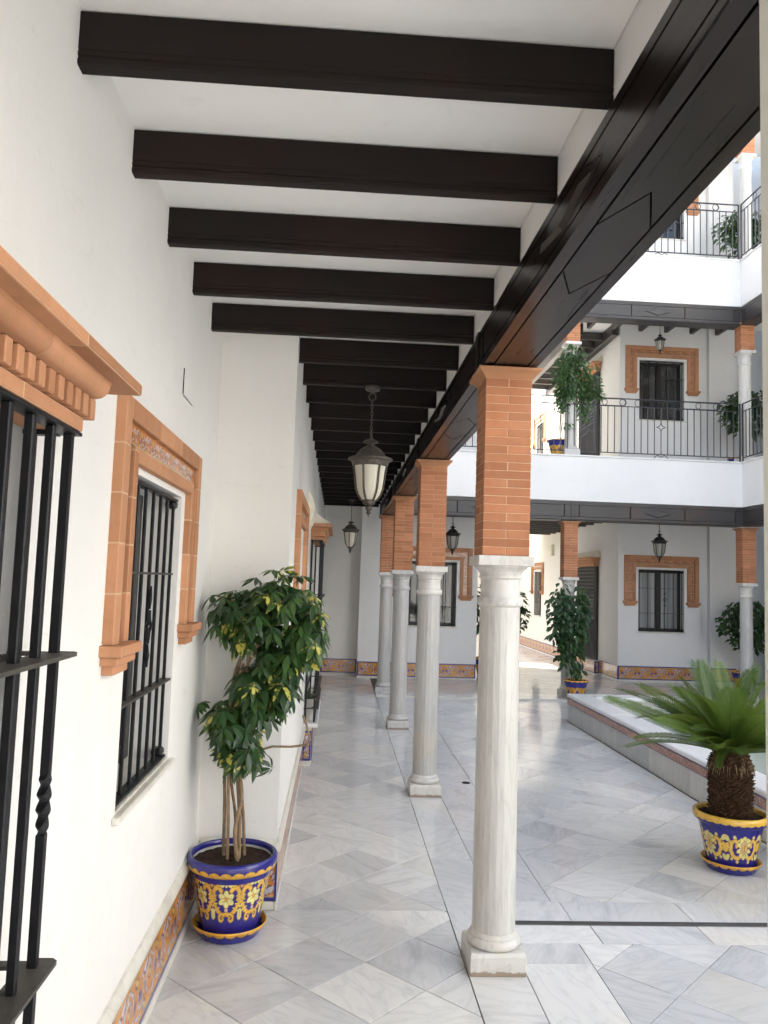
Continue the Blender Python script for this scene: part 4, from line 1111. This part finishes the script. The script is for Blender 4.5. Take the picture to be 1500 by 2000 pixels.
def palm_art(A, Z, S, Rr):
    C = np.tile(np.array(BLUE), (len(A), 1)); n = 5
    u = rep(A, n, .12)*1.35; v = (Z-.085)/.150
    it = []; YL = (.74, .46, .08); CR = (.72, .64, .22); TH = (.20, .08, .015)
    for sx in (-1, 1):
        c = [(.10, .22), (.24, .10), (.40, .18), (.50, .42), (.46, .70), (.34, .80), (.25, .70), (.28, .56)]
        for (a, b), ang in zip(c[1:7], (-1.6, -.9, -.1, .5, 1.4, 2.2)):
            it.append(('ell', sx*(a+.07*math.cos(ang)), b+.10*math.sin(ang), .085, .05, sx*ang, CR, TH, .014))
        it.append(('line', [(sx*a, b) for a, b in c], .070, .050, YL, TH, .016))
        it.append(('ell', sx*.64, .50, .08, .20, sx*.25, YL, TH, .014)); it.append(('ell', sx*.62, .86, .07, .13, -sx*.4, CR, TH, .014)); it.append(('ell', sx*.62, .12, .07, .13, sx*.4, CR, TH, .014))
    for k in range(10):
        a = k*PI/5; it.append(('ell', .15*math.sin(a), .52+.30*math.cos(a), .075, .15, -a*.0+math.atan2(.15*math.sin(a), .30*math.cos(a))*-1, CR, TH, .013))
    it.append(('ell', 0, .52, .13, .26, 0, (.60, .42, .26), TH, .014)); it.append(('ell', 0, .50, .065, .18, 0, YL, TH, .012)); it.append(('ell', 0, .50, .008, .2, 0, TH, None, 0))
    zone = (v > -.15) & (v < 1.25) & (Z < .262) & (S < .6)
    idx = np.where(zone)[0]; C[idx] = strokes_paint(u[idx], v[idx], BLUE, it)
    m = 28; w = ((A*m) % 1.0); s_ = np.sqrt(np.clip(1-(2*w-1)**2, 0, 1)); outer = (Rr > .180) & (S > .5)
    z0 = .300-.009*s_
    C[outer & (Z > z0)] = (.72, .43, .06); C[outer & (np.abs(Z-z0) < .0016)] = DBL
    C[(S > .95)] = (.50, .42, .25); C[Z < .034] = (.3, .2, .12)
    return C
SPROF = [(.110, .0), (.128, .001), (.134, .006), (.142, .020), (.152, .034), (.160, .044), (.1655, .052), (.166, .058), (.162, .061), (.155, .055), (.142, .038), (.130, .028), (.08, .026), (.01, .026)]
def saucer_art(A, Z, S, Rr):
    C = np.tile(np.array(BLUE), (len(A), 1)); m = 20; s = np.abs(np.sin(A*m*PI))
    z0 = .047-.014*s; out = (S < .50)
    C[out & (Z > z0)] = YEL; C[out & (np.abs(Z-z0) < .002)] = DBL
    ins = (S >= .50) & (Rr > .13); z1 = .058-.012*s
    C[ins & (Z > z1-.004)] = YEL; C[ins & (Z < z1-.004) & (Z > z1-.007)] = DBL
    return C
def small_art(A, Z, S, Rr):
    C = np.tile(np.array((.62, .36, .05)), (len(A), 1)); n = 6
    u = rep(A, n); v = (Z-.02)/.24; it = []
    for k in range(5):
        a = (k-2)*.5; it.append(('ell', .25*math.sin(a), .35+.2*math.cos(a), .10, .18, -a, YEL, OUT, .03))
    it.append(('ell', .5, .4, .12, .12, 0, BLUE, OUT, .03)); it.append(('ell', -.5, .4, .12, .12, 0, BLUE, OUT, .03)); it.append(('ell', 0, .3, .08, .1, 0, ORG, OUT, .03))
    C = strokes_paint(u, v, (.60, .36, .05), it)
    m = 16; s = np.abs(np.sin(A*m*PI)); C[v > .66+.06*s] = BLUE; C[(Z > .285-.012*s)] = YEL
    return C
POT1 = pot_mesh('pot_body', [(r*.985, z) for r, z in PROF], heart_art, 280, 150)
POT2 = pot_mesh('pot_body', [(r*(1.02 if z > .28 else 1.0), z*.93) for r, z in PROF], palm_art, 260, 150)
SAUC = pot_mesh('dish', SPROF, saucer_art, 180, 60)
SPOT = pot_mesh('pot_body', [(.11, .0), (.12, .01), (.14, .10), (.165, .22), (.178, .26), (.192, .265), (.195, .29), (.188, .297), (.178, .29), (.17, .26)], small_art, 120, 70)
def soil(parent, r, z, seed=0):
    mb = MB(); n = 18; k = 40; rr = random.Random(seed)
    mb.v.append((0, 0, z+.012))
    for j in range(1, n+1):
        for i in range(k):
            a = 2*PI*i/k; q = r*j/n
            mb.v.append((q*math.cos(a), q*math.sin(a), z+.012*(1-(j/n)**2)+.007*noise.noise(Vector((q*math.cos(a)*60, q*math.sin(a)*60, seed)))))
    for i in range(k): mb.f.append((0, 1+i, 1+(i+1) % k))
    for j in range(n-1):
        for i in range(k): a = 1+j*k+i; b = 1+j*k+(i+1) % k; mb.f.append((a, a+k, b+k, b))
    return inst('soil', mb.mesh('soil', 'soil', 180), parent)
def pot(label, loc, me, rz=0, grp='painted blue flower pots', soil_r=.181, soil_z=.318, sc=1.0):
    t = thing('flower_pot', label, 'flower pot', loc, rz, grp)
    o = inst('pot_body', me, t, (0, 0, 0), (0, 0, 0), (sc, sc, sc)); soil(t, soil_r*sc, soil_z*sc, len(label)); return t
LP = (-.425, 3.735); PP = (2.353, 4.62)
p1 = pot('big blue glazed pot with yellow heart scrolls and flowers, in the niche corner', (*LP, 0), POT1, R(-68))
p2 = pot('blue glazed pot with yellow scalloped rim holding the cycad', (*PP, 0), POT2, R(-118), soil_r=.186, soil_z=.297)
for lab, l, rz in (('blue saucer with yellow scalloped edge under the umbrella tree pot', LP, 0), ('blue saucer with yellow scalloped edge under the cycad pot', PP, .1)):
    s = thing('pot_saucer', lab, 'saucer', (*l, 0), rz, 'scalloped pot saucers'); inst('dish', SAUC, s)
p3 = pot('small yellow pot with dark blue rim before the far column', (3.435, 11.15, .022), SPOT, .4, 'small patterned pots', .168, .27, .92)
p4 = pot('small blue rimmed pot on the lower balcony beside the ivy column', (3.275, 11.66, 3.556), SPOT, .4, 'small patterned pots', .168, .27, .88)
p5 = pot('patterned pot with a leafy bush at the mouth of the passage', (2.62, 13.75, .02), SPOT, .9, 'small patterned pots', .168, .27, 1.05)
p6 = pot('patterned pot of the dark bush behind the corner column on the lower balcony', (6.68, 12.75, 3.556), SPOT, .9, 'small patterned pots', .168, .27, 1.0)
p7 = pot('patterned pot of the dark bush behind the corner column at ground level', (6.72, 12.75, .02), SPOT, .9, 'small patterned pots', .168, .27, 1.0)
p8 = pot('patterned pot of the bush on the upper balcony by the corner column', (6.62, 12.5, 6.69), SPOT, .9, 'small patterned pots', .168, .27, 1.0)
t = thing('flower_pot', 'small plain grey pot with short grass standing inside the second bay', 'flower pot', (PX+.03, 7.08, .36))
mb = MB().lathe([(.045, 0), (.052, .005), (.066, .17), (.070, .175), (.070, .19), (.062, .19), (.06, .17)], 24); inst('pot_body', mb.mesh('pot_body', 'greypot', 40), t)
mb = MB()
for i in range(60):
    a = rng.uniform(0, 2*PI); r = .05*math.sqrt(rng.random()); l = rng.uniform(.06, .13); b = rng.uniform(-.03, .03)
    x, y_ = r*math.cos(a), r*math.sin(a); mb.add([(x-.003, y_, .17), (x+.003, y_, .17), (x+b, y_+rng.uniform(-.03, .03), .17+l)], [(0, 1, 2)])
inst('grass_tuft', mb.mesh('grass_tuft', 'ivy'), t)

# ------------------------------------------------------------------ plants
def leaflet(mb, base, d, up, L, W, droop, fold=.25, nseg=4):
    d = Vector(d).normalized(); up = Vector(up); s = d.cross(up).normalized(); n = s.cross(d)
    o = len(mb.v); prof = (.10, .72, 1.0, .70, 0.0) if nseg == 4 else (.2, 1.0, 0.0)
    for i, w in enumerate(prof):
        t = i/(len(prof)-1); c = Vector(base)+d*(L*t)-Vector((0, 0, 1))*(droop*L*t*t)+n*0
        e = n*(fold*W*w*.5)
        mb.v += [tuple(c-s*(W*w*.5)+e), tuple(c), tuple(c+s*(W*w*.5)+e)]
    for i in range(len(prof)-1):
        a = o+i*3; mb.f += [(a, a+1, a+4, a+3), (a+1, a+2, a+5, a+4)]
def compound(seed):
    r = random.Random(seed); mb = MB(); n = r.choice((6, 7, 7, 8)); pl = .065
    # stalk along +x, whorl at its end facing outwards and up, leaflets hanging like an umbrella
    mb.tube([(0, 0, 0), (pl*.5, 0, .006), (pl, 0, 0)], .0016, 4)
    t = r.uniform(.35, 1.0); N = Vector((math.sin(t), 0, math.cos(t))); A = Vector((math.cos(t), 0, -math.sin(t)))
    for k in range(n):
        a = 2*PI*(k+.5)/n+r.uniform(-.12, .12); tilt = r.uniform(.25, .7)
        d = A*math.cos(a)+Vector((0, 1, 0))*math.sin(a)-N*tilt+Vector((0, 0, -.12))
        L = r.uniform(.060, .088)*(1.0 if math.cos(a) > -.4 else .75)
        leaflet(mb, Vector((pl, 0, 0))+d.normalized()*.008, d, N, L, L*r.uniform(.33, .41), r.uniform(.1, .3), .22)
    return mb.mesh('leaf', 'leaf', 180)
CMP = [compound(i) for i in range(7)]
def orient(d, roll):
    """rotation with local +x along d and local z as near up as possible"""
    d = Vector(d).normalized(); up = Vector((0, 0, 1)); y = up.cross(d)
    if y.length < .05: y = Vector((0, 1, 0))
    y.normalize(); z = d.cross(y); m = Matrix((d, y, z)).transposed().to_4x4()
    return (m @ Matrix.Rotation(roll, 4, 'X')).to_euler()
tree = thing('umbrella_tree', 'leafy umbrella tree with braided stems growing from the big blue pot', 'potted tree', (*LP, .33))
bx, by = LP
stems = [
    [(-.045, .02, .31), (-.05, .02, .55), (-.055, .01, .72), (-.03, 0, .92), (.02, -.02, 1.10), (.03, -.03, 1.25)],
    [(-.02, -.035, .31), (-.025, -.03, .5), (-.04, -.01, .75), (-.06, .0, .95), (-.02, .0, 1.14), (.0, .02, 1.3)],
    [(.03, -.02, .31), (.02, -.01, .55), (-.015, 0, .80), (-.05, -.02, .98), (.0, -.02, 1.12), (.08, -.03, 1.32)],
    [(.05, .02, .31), (.035, .02, .52), (.0, .02, .76), (-.02, .02, .96), (-.04, .02, 1.12), (.04, .03, 1.36)],
    [(.01, .04, .31), (.0, .03, .5), (-.03, .03, .7), (.0, .02, .9), (.05, .0, .99), (.10, -.04, 1.06)],
    [(.03, -.05, .31), (.01, -.045, .46), (.03, -.03, .62), (-.01, -.035, .80), (-.05, -.03, .95), (.01, -.03, 1.2)]]
for s in stems:
    pts = []
    for i in range(len(s)-1):
        for q in range(6):
            u = q/6; p0 = Vector(s[max(i-1, 0)]); p1_ = Vector(s[i]); p2_ = Vector(s[i+1]); p3_ = Vector(s[min(i+2, len(s)-1)])
            pts.append(.5*((2*p1_)+(-p0+p2_)*u+(2*p0-5*p1_+4*p2_-p3_)*u*u+(-p0+3*p1_-3*p2_+p3_)*u**3))
    pts.append(Vector(s[-1])); pts = [(bx+p.x, by+p.y, p.z) for p in pts]
    w0 = rng.uniform(.0075, .0105)
    MB().tube(pts, lambda t, w0=w0: w0*(1-.25*t)*(1+.10*math.sin(t*70)**8), 9).build('stem', 'stem', tree, 60)
MB().tube([(bx+.06, by-.05, .80), (bx+.16, by-.06, .835), (bx+.245, by-.06, .835), (bx+.315, by-.06, .845), (bx+.33, by-.07, .87), (bx+.318, by-.08, .92), (bx+.295, by-.08, .98)], .0052, 6).build('branch', 'stem', tree, 60)
lobes = [((-.33, 1.42), .215, .17, 112), ((-.25, 1.50), .18, .12, 50), ((-.14, 1.36), .11, .16, 46), ((-.48, 1.42), .08, .12, 22), ((-.45, .93), .115, .13, 62), ((-.40, .82), .10, .08, 34), ((-.27, 1.10), .11, .10, 56), ((-.33, 1.02), .12, .08, 30), ((-.25, 1.22), .14, .09, 52), ((-.36, 1.13), .10, .09, 40)]
leafs = []
for (cx, cz), rx, rz_, n in lobes:
    for i in range(n):
        while True:
            v = Vector((rng.uniform(-1, 1), rng.uniform(-1, 1), rng.uniform(-1, 1)))
            if .35 < v.length < 1: break
        cy = by-.03; ry = .17
        p = Vector((cx+v.x*rx, cy+v.y*ry, cz+v.z*rz_))
        if p.y > 3.93 and p.x < PX+.02: p.y = 3.93-rng.random()*.05
        if p.x < -.555: p.x = -.555+rng.random()*.04
        d = Vector((v.x*1.2, v.y*1.3-.35, .25+.5*v.z)).normalized()
        sc = rng.uniform(.72, 1.05)
        q = p-d*.07*sc-Vector(LOC[tree.name])
        leafs.append((q, orient(d, rng.uniform(-.5, .5)), sc))
leafs.sort(key=lambda a: a[0].y)
extra = MB(); extra.t = []
for nl, (q, e, sc) in enumerate(leafs):
    if nl < 290: inst('leaf', CMP[nl % 7], tree, tuple(q), tuple(e), (sc, sc, sc))
    else:
        me = CMP[nl % 7]; m = Matrix.LocRotScale(q, e, Vector((sc, sc, sc)))
        extra.add([tuple(m @ v.co) for v in me.vertices], [tuple(p.vertices) for p in me.polygons]); extra.t += [rng.random()]*len(me.vertices)
tag(inst('foliage', extra.mesh('foliage', 'leaf', 180), tree), kind='stuff')
for (x, y, z, d) in ((-.52, 3.72, 1.50, (-.8, -.2, .1)), (-.53, 3.70, 1.44, (-1, -.1, -.2)), (-.10, 3.72, 1.34, (1, -.2, -.5)), (-.27, 3.75, 1.575, (.2, -.3, 1)), (-.35, 3.75, 1.55, (-.5, -.3, .8)), (-.20, 3.72, 1.57, (.6, -.3, .7)), (-.29, 3.70, 1.585, (-.1, -.5, .9)), (-.24, 3.70, 1.58, (.4, -.6, .6)), (-.56, 3.72, 1.02, (-1, -.1, -.2)), (-.28, 3.70, .79, (.3, -.2, -1))):
    q = Vector((x, y, z))-Vector(LOC[tree.name]); inst('leaf', CMP[nl % 7], tree, tuple(q), tuple(orient(d, 0)), (.9, .9, .9)); nl += 1

# cycad
def frond(seed, L, curve):
    r = random.Random(seed); mb = MB(); n = 46; pts = []
    for i in range(n+1):
        t = i/n; a = -curve*t**1.5
        if i == 0: pts.append(Vector((0, 0, 0)))
        else: pts.append(pts[-1]+Vector((math.cos(a), 0, math.sin(a)))*(L/n))
    mb.tube(pts[::4]+[pts[-1]], lambda t: .0052*(1-.8*t), 5)
    for i in range(4, n+1):
        t = i/n; tg = (pts[i]-pts[i-1]).normalized(); up = Vector((-tg.z, 0, tg.x))
        l = L*.22*(math.sin(PI*min(1, .12+.84*t)))**.55*r.uniform(.9, 1.1)
        for s in (-1, 1):
            sw = .55+.9*t
            d = (tg*sw+Vector((0, s, 0))*1.0+up*.34).normalized()
            o = len(mb.v); b = pts[i]; side = tg*.0068
            m = b+d*l*.55-Vector((0, 0, 1))*l*.03; e = b+d*l-Vector((0, 0, 1))*l*.22+tg*l*.10
            mb.v += [tuple(b-side*.7), tuple(b+side*.7), tuple(m+side), tuple(m-side), tuple(e)]
            mb.f += [(o, o+1, o+2, o+3), (o+3, o+2, o+4)]
    return mb.mesh('frond', 'frond')
FR = [frond(1, .72, .40), frond(2, .64, .85), frond(3, .76, .22), frond(4, .50, 1.3), frond(5, .58, .55)]
cy = thing('cycad', 'stout cycad palm with shaggy brown trunk in the blue pot by the basin', 'potted palm', (*PP, .30))
mb = MB(); pr = [(.095, .255), (.098, .30), (.102, .36), (.106, .45), (.108, .54), (.106, .60), (.095, .645), (.06, .67), (.01, .68)]
mb.lathe(pr, 28, PP[0], PP[1]); mb.build('trunk', 'bark', cy, 60)
mb = MB()
for i in range(760):
    z = .27+.39*(i/760); a = i*2.39996; rr_ = .100+.006*math.sin((z-.25)*7)
    if z > .60: rr_ -= (z-.60)*.45
    c, s = math.cos(a), math.sin(a); l = rng.uniform(.018, .034); w = .0085; up = rng.uniform(.1, .9)
    P0 = Vector((PP[0]+rr_*c, PP[1]+rr_*s, z)); T = Vector((-s, c, 0))*w; O = Vector((c, s, up)).normalized()*l; V = Vector((0, 0, .009))
    o = len(mb.v); mb.v += [tuple(P0-T-V), tuple(P0+T-V), tuple(P0+T*.6+O), tuple(P0-T*.6+O), tuple(P0-T+V), tuple(P0+T+V)]
    mb.f += [(o, o+1, o+2, o+3), (o+5, o+4, o+3, o+2), (o, o+3, o+4), (o+1, o+5, o+2)]
tag(mb.build('leaf_scars', 'bark', cy), kind='stuff')
mb = MB()
for i in range(150):
    a = rng.uniform(0, 2*PI); c, s = math.cos(a), math.sin(a); z = rng.uniform(.57, .67); l = rng.uniform(.03, .075); rr_ = .10-(max(0, z-.60))*.6
    p = Vector((PP[0]+rr_*c, PP[1]+rr_*s, z)); mb.tube([p, p+Vector((c*.02, s*.02, .012)), p+Vector((c*.034, s*.034, -l*.6))], lambda t: .0038*(1-.7*t), 4)
tag(mb.build('dry_stubs', 'stem', cy), kind='stuff')
k = 0
for ring, (n, el, rad) in enumerate(((17, 21, .05), (17, 35, .045), (16, 47, .03), (12, 64, .02))):
    for i in range(n):
        a = 2*PI*(i+.5*ring)/n+rng.uniform(-.15, .15); e = R(el+rng.uniform(-9, 9))
        me = FR[(0, 2, 4, 1)[(k*3+ring) % 4]] if 0 < ring < 3 else FR[(0, 2, 4)[k % 3]]; sc = rng.uniform(.80, 1.0)*(1.0 if ring < 2 else .82)
        inst('frond', me, cy, (rad*math.cos(a), rad*math.sin(a), .665-.30+ring*.006), (Matrix.Rotation(a, 4, 'Z') @ Matrix.Rotation(-e, 4, 'Y') @ Matrix.Rotation(rng.uniform(-.5, .5), 4, 'X')).to_euler(), (sc, sc, sc)); k += 1
for (x, y_, l, e) in ((-.05, -.06, .30, 20), (.06, -.07, .34, 38), (.10, -.03, .32, 30)):       # short young curls at the front
    a = math.atan2(y_, x); inst('frond', FR[3], cy, (x*.5, y_*.5, .365), (Matrix.Rotation(a, 4, 'Z') @ Matrix.Rotation(-R(e), 4, 'Y')).to_euler(), (.5, .5, .5))

def bush(name, label, cat, base, blobs, nleaf, size, mat_, stems_, elong=1.6, group=None, stemmat='stem_green', stem_r=.006, hang=.5, colbox=None):
    t = thing(name, label, cat, base, 0, group)
    for s in stems_: MB().tube(s, lambda u: stem_r*(1-.5*u), 6).build('stem', stemmat, t, 60)
    mb = MB(); mb.t = []; tot = sum(b[2] for b in blobs)
    for c, r, wgt in blobs:
        for i in range(int(nleaf*wgt/tot)):
            v = Vector((rng.gauss(0, .5), rng.gauss(0, .5), rng.gauss(0, .5)))
            if v.length > 1.15: v = v.normalized()*1.1
            p = Vector((c[0]+v.x*r[0], c[1]+v.y*r[1], c[2]+v.z*r[2]))
            d = Vector((v.x+rng.uniform(-.6, .6), v.y+rng.uniform(-.6, .6)-.3, -hang+rng.uniform(-.6, .6)))
            L = size*rng.uniform(.7, 1.25); o = len(mb.v)
            leaflet(mb, p, d, (rng.uniform(-.4, .4), -.5, .8), L, L/elong, .2, .25, 2)
            mb.t += [rng.random()]*(len(mb.v)-o)
    tag(mb.build('foliage', mat_, t), kind='stuff'); return t
cxp, cyp = 3.435, 11.15
bush('climbing_plant', 'dark leafy climber trained up the far column from the small pot', 'climber', (cxp, cyp, .30),
     [((3.24, 11.24, 1.30), (.16, .13, .36), 1.2), ((3.36, 11.20, 1.02), (.20, .13, .32), 1.3), ((3.22, 11.22, .95), (.13, .12, .35), .9), ((3.30, 11.2, .62), (.12, .10, .22), .4), ((3.55, 11.25, 1.42), (.07, .09, .22), .45), ((3.50, 11.2, 1.12), (.12, .12, .28), .7), ((3.50, 11.2, .74), (.10, .1, .22), .35), ((3.44, 11.1, .46), (.07, .07, .12), .2)], 760, .090, 'climber',
     [[(cxp, cyp, .27), (cxp+.03, cyp-.02, .6), (cxp, cyp+.03, 1.0), (cxp-.06, cyp+.06, 1.4)], [(cxp+.03, cyp, .27), (cxp+.06, cyp, .55), (cxp+.07, cyp+.04, .9), (cxp+.09, cyp+.06, 1.35)], [(cxp-.05, cyp, .27), (cxp-.13, cyp+.02, .6), (cxp-.2, cyp+.05, 1.1)]], 1.5, hang=.9)
bush('climbing_plant', 'light green ivy climbing the short balcony column behind the railing', 'climber', (3.275, 11.66, 3.82),
     [((3.42, 11.36, 5.0), (.16, .10, .22), .9), ((3.28, 11.40, 4.75), (.15, .12, .30), 1.3), ((3.60, 11.42, 4.72), (.20, .12, .26), 1.3), ((3.26, 11.42, 4.42), (.10, .10, .22), .6), ((3.72, 11.42, 4.52), (.16, .1, .12), .6), ((3.58, 11.42, 4.32), (.10, .08, .24), .5), ((3.40, 11.36, 4.55), (.12, .05, .15), .3), ((3.36, 11.4, 4.0), (.06, .05, .06), .05)], 1750, .064, 'ivy',
     [[(3.275, 11.66, 3.80), (3.27, 11.55, 4.1), (3.25, 11.45, 4.5), (3.3, 11.4, 4.9)], [(3.30, 11.66, 3.80), (3.31, 11.5, 4.2), (3.36, 11.4, 4.7)], [(3.54, 11.42, 3.80), (3.56, 11.42, 4.2), (3.58, 11.42, 4.6)], [(3.6, 11.42, 4.0), (3.66, 11.42, 4.35), (3.66, 11.42, 4.7)]], 1.5, hang=.5)
for (label, zz, s) in (('dark leafy bush behind the corner column on the lower balcony', 3.556, 1.0), ('dark leafy bush behind the corner column at ground level', .02, .95), ('dark leafy bush on the upper balcony behind the corner column', 6.69, 1.0)):
    yb = 12.75; xb = 6.70 if zz < 6 else 6.66
    bl = [((xb-.15, yb-.1, zz+1.08), (.24, .2, .26), 1), ((xb+.25, yb-.1, zz+1.15), (.25, .2, .28), 1), ((xb+.1, yb-.15, zz+.80), (.30, .2, .16), .7), ((xb+.05, yb, zz+1.32), (.2, .2, .14), .5)]
    bush('potted_bush', label, 'potted bush', (xb, yb, zz+.26), bl, 1000, .095, 'climber', [[(xb, yb, zz+.2), (xb+.02, yb, zz+.6), (xb, yb, zz+1.0)], [(xb+.03, yb, zz+.2), (xb+.08, yb, zz+.6), (xb+.2, yb, zz+1.1)]], 1.7, 'potted bushes by the corner column', 'stem', .012, .4)
xb, yb, zz = 2.62, 13.75, .02
bush('potted_bush', 'dark leafy bush at the mouth of the passage behind the foremost column', 'potted bush', (xb, yb, .3),
     [((2.46, 13.7, 1.35), (.20, .2, .24), 1), ((2.9, 13.75, 1.38), (.36, .2, .20), 1), ((3.15, 13.75, 1.18), (.20, .18, .26), 1), ((2.50, 13.7, 1.0), (.16, .18, .22), .8), ((3.18, 13.75, .93), (.12, .12, .14), .4)], 560, .10, 'climber', [[(xb, yb, .25), (xb, yb, .7), (xb-.1, yb, 1.3)], [(xb+.03, yb, .25), (xb+.12, yb, .7), (xb+.4, yb, 1.2)]], 1.7, None, 'stem', .012, .4)

# ------------------------------------------------------------------ balcony railings
def railing(label, loc, rotz, L, n0, dz=0, star_at=None, rings=()):
    t = thing('railing', label, 'railing', loc, rotz, 'iron balcony railings')
    zt, z2, zb = .885, .768, .062
    inst('top_rail', MB().box(0, L, -.011, .011, zt-.007, zt+.007, .002).mesh('top_rail', 'rail'), t)
    inst('second_rail', MB().box(0, L, -.008, .008, z2-.006, z2+.006, .002).mesh('second_rail', 'rail'), t)
    inst('bottom_rail', MB().box(0, L, -.010, .010, zb-.007, zb+.007, .002).mesh('bottom_rail', 'rail'), t)
    n = round(L/.1015); d = L/n
    bar = MB().box(-.0058, .0058, -.0058, .0058, zb+.007, z2-.006).mesh('baluster', 'rail')
    for i in range(1, n):
        x = i*d
        if star_at is not None and abs(x-star_at) < d*.5:
            mb = MB().box(x-.0055, x+.0055, -.0055, .0055, zb+.007, .41).box(x-.0055, x+.0055, -.0055, .0055, .54, z2-.006)
            q = diamond_pts(x, .475, .070, .070, .42); mb.tube([(a, 0, b) for a, b in q], .0065, 5, False)
            inst('star_baluster', mb.mesh('star_baluster', 'rail'), t)
            mb = MB()
            for s in (-1, 1): mb.tube([(x+s*.0, 0, .02), (x+s*.05, 0, .05), (x+s*.09, 0, .03), (x+s*.11, 0, .005), (x+s*.09, 0, .012)], .006, 5)
            inst('scroll', mb.mesh('scroll', 'rail'), t)
        else: inst('baluster', bar, t, (x, 0, 0))
    rg = MB(); zc = (zt+z2)/2; hh = (zt-z2)/2-.009
    rg.ring((0, 0, zc), hh, .0055, 'y', 18); RM = rg.mesh('ring', 'rail')
    ov = MB(); w = .13
    pts = [(-w+hh*math.cos(a), 0, zc+hh*math.sin(a)) for a in [PI/2+PI*i/8 for i in range(9)]]+[(w+hh*math.cos(a), 0, zc+hh*math.sin(a)) for a in [-PI/2+PI*i/8 for i in range(9)]]
    ov.tube(pts+[pts[0]], .0055, 5, False); OM = ov.mesh('oval', 'rail')
    for x, kind in rings: inst('ring' if kind == 'o' else 'oval', RM if kind == 'o' else OM, t, (x, 0, 0))
    for x in (0.004, L-.004): inst('newel', MB().box(x-.011, x+.011, -.011, .011, .0, zt+.006, .002).mesh('newel', 'rail'), t)
    return t
RL = 5.985-.90
rr = []
x = .18
pat = []
for c in range(0, 8):
    o = .40+c*.72
    rr += [(o, 'o'), (o+.30, 'v'), (o+.60-.02, 'v')] if c % 2 else [(o, 'o'), (o+.36, 'v')]
rr = [(a, b) for a, b in rr if .1 < a < RL-.15]
railing('black iron railing of the lower balcony across the far wing', (.90, 11.40, 3.556), 0, RL, 0, star_at=4.80-.90, rings=rr)
railing('black iron railing of the upper balcony across the far wing', (.90, 11.40, 6.69), 0, RL, 0, star_at=4.80-.90, rings=rr)
railing('black iron railing of the lower balcony turning towards the viewer', (6.012, 11.38, 3.556), -PI/2, 4.0, 0, rings=rr)
railing('black iron railing of the upper balcony turning towards the viewer', (6.012, 11.38, 6.69), -PI/2, 4.0, 0, rings=rr)
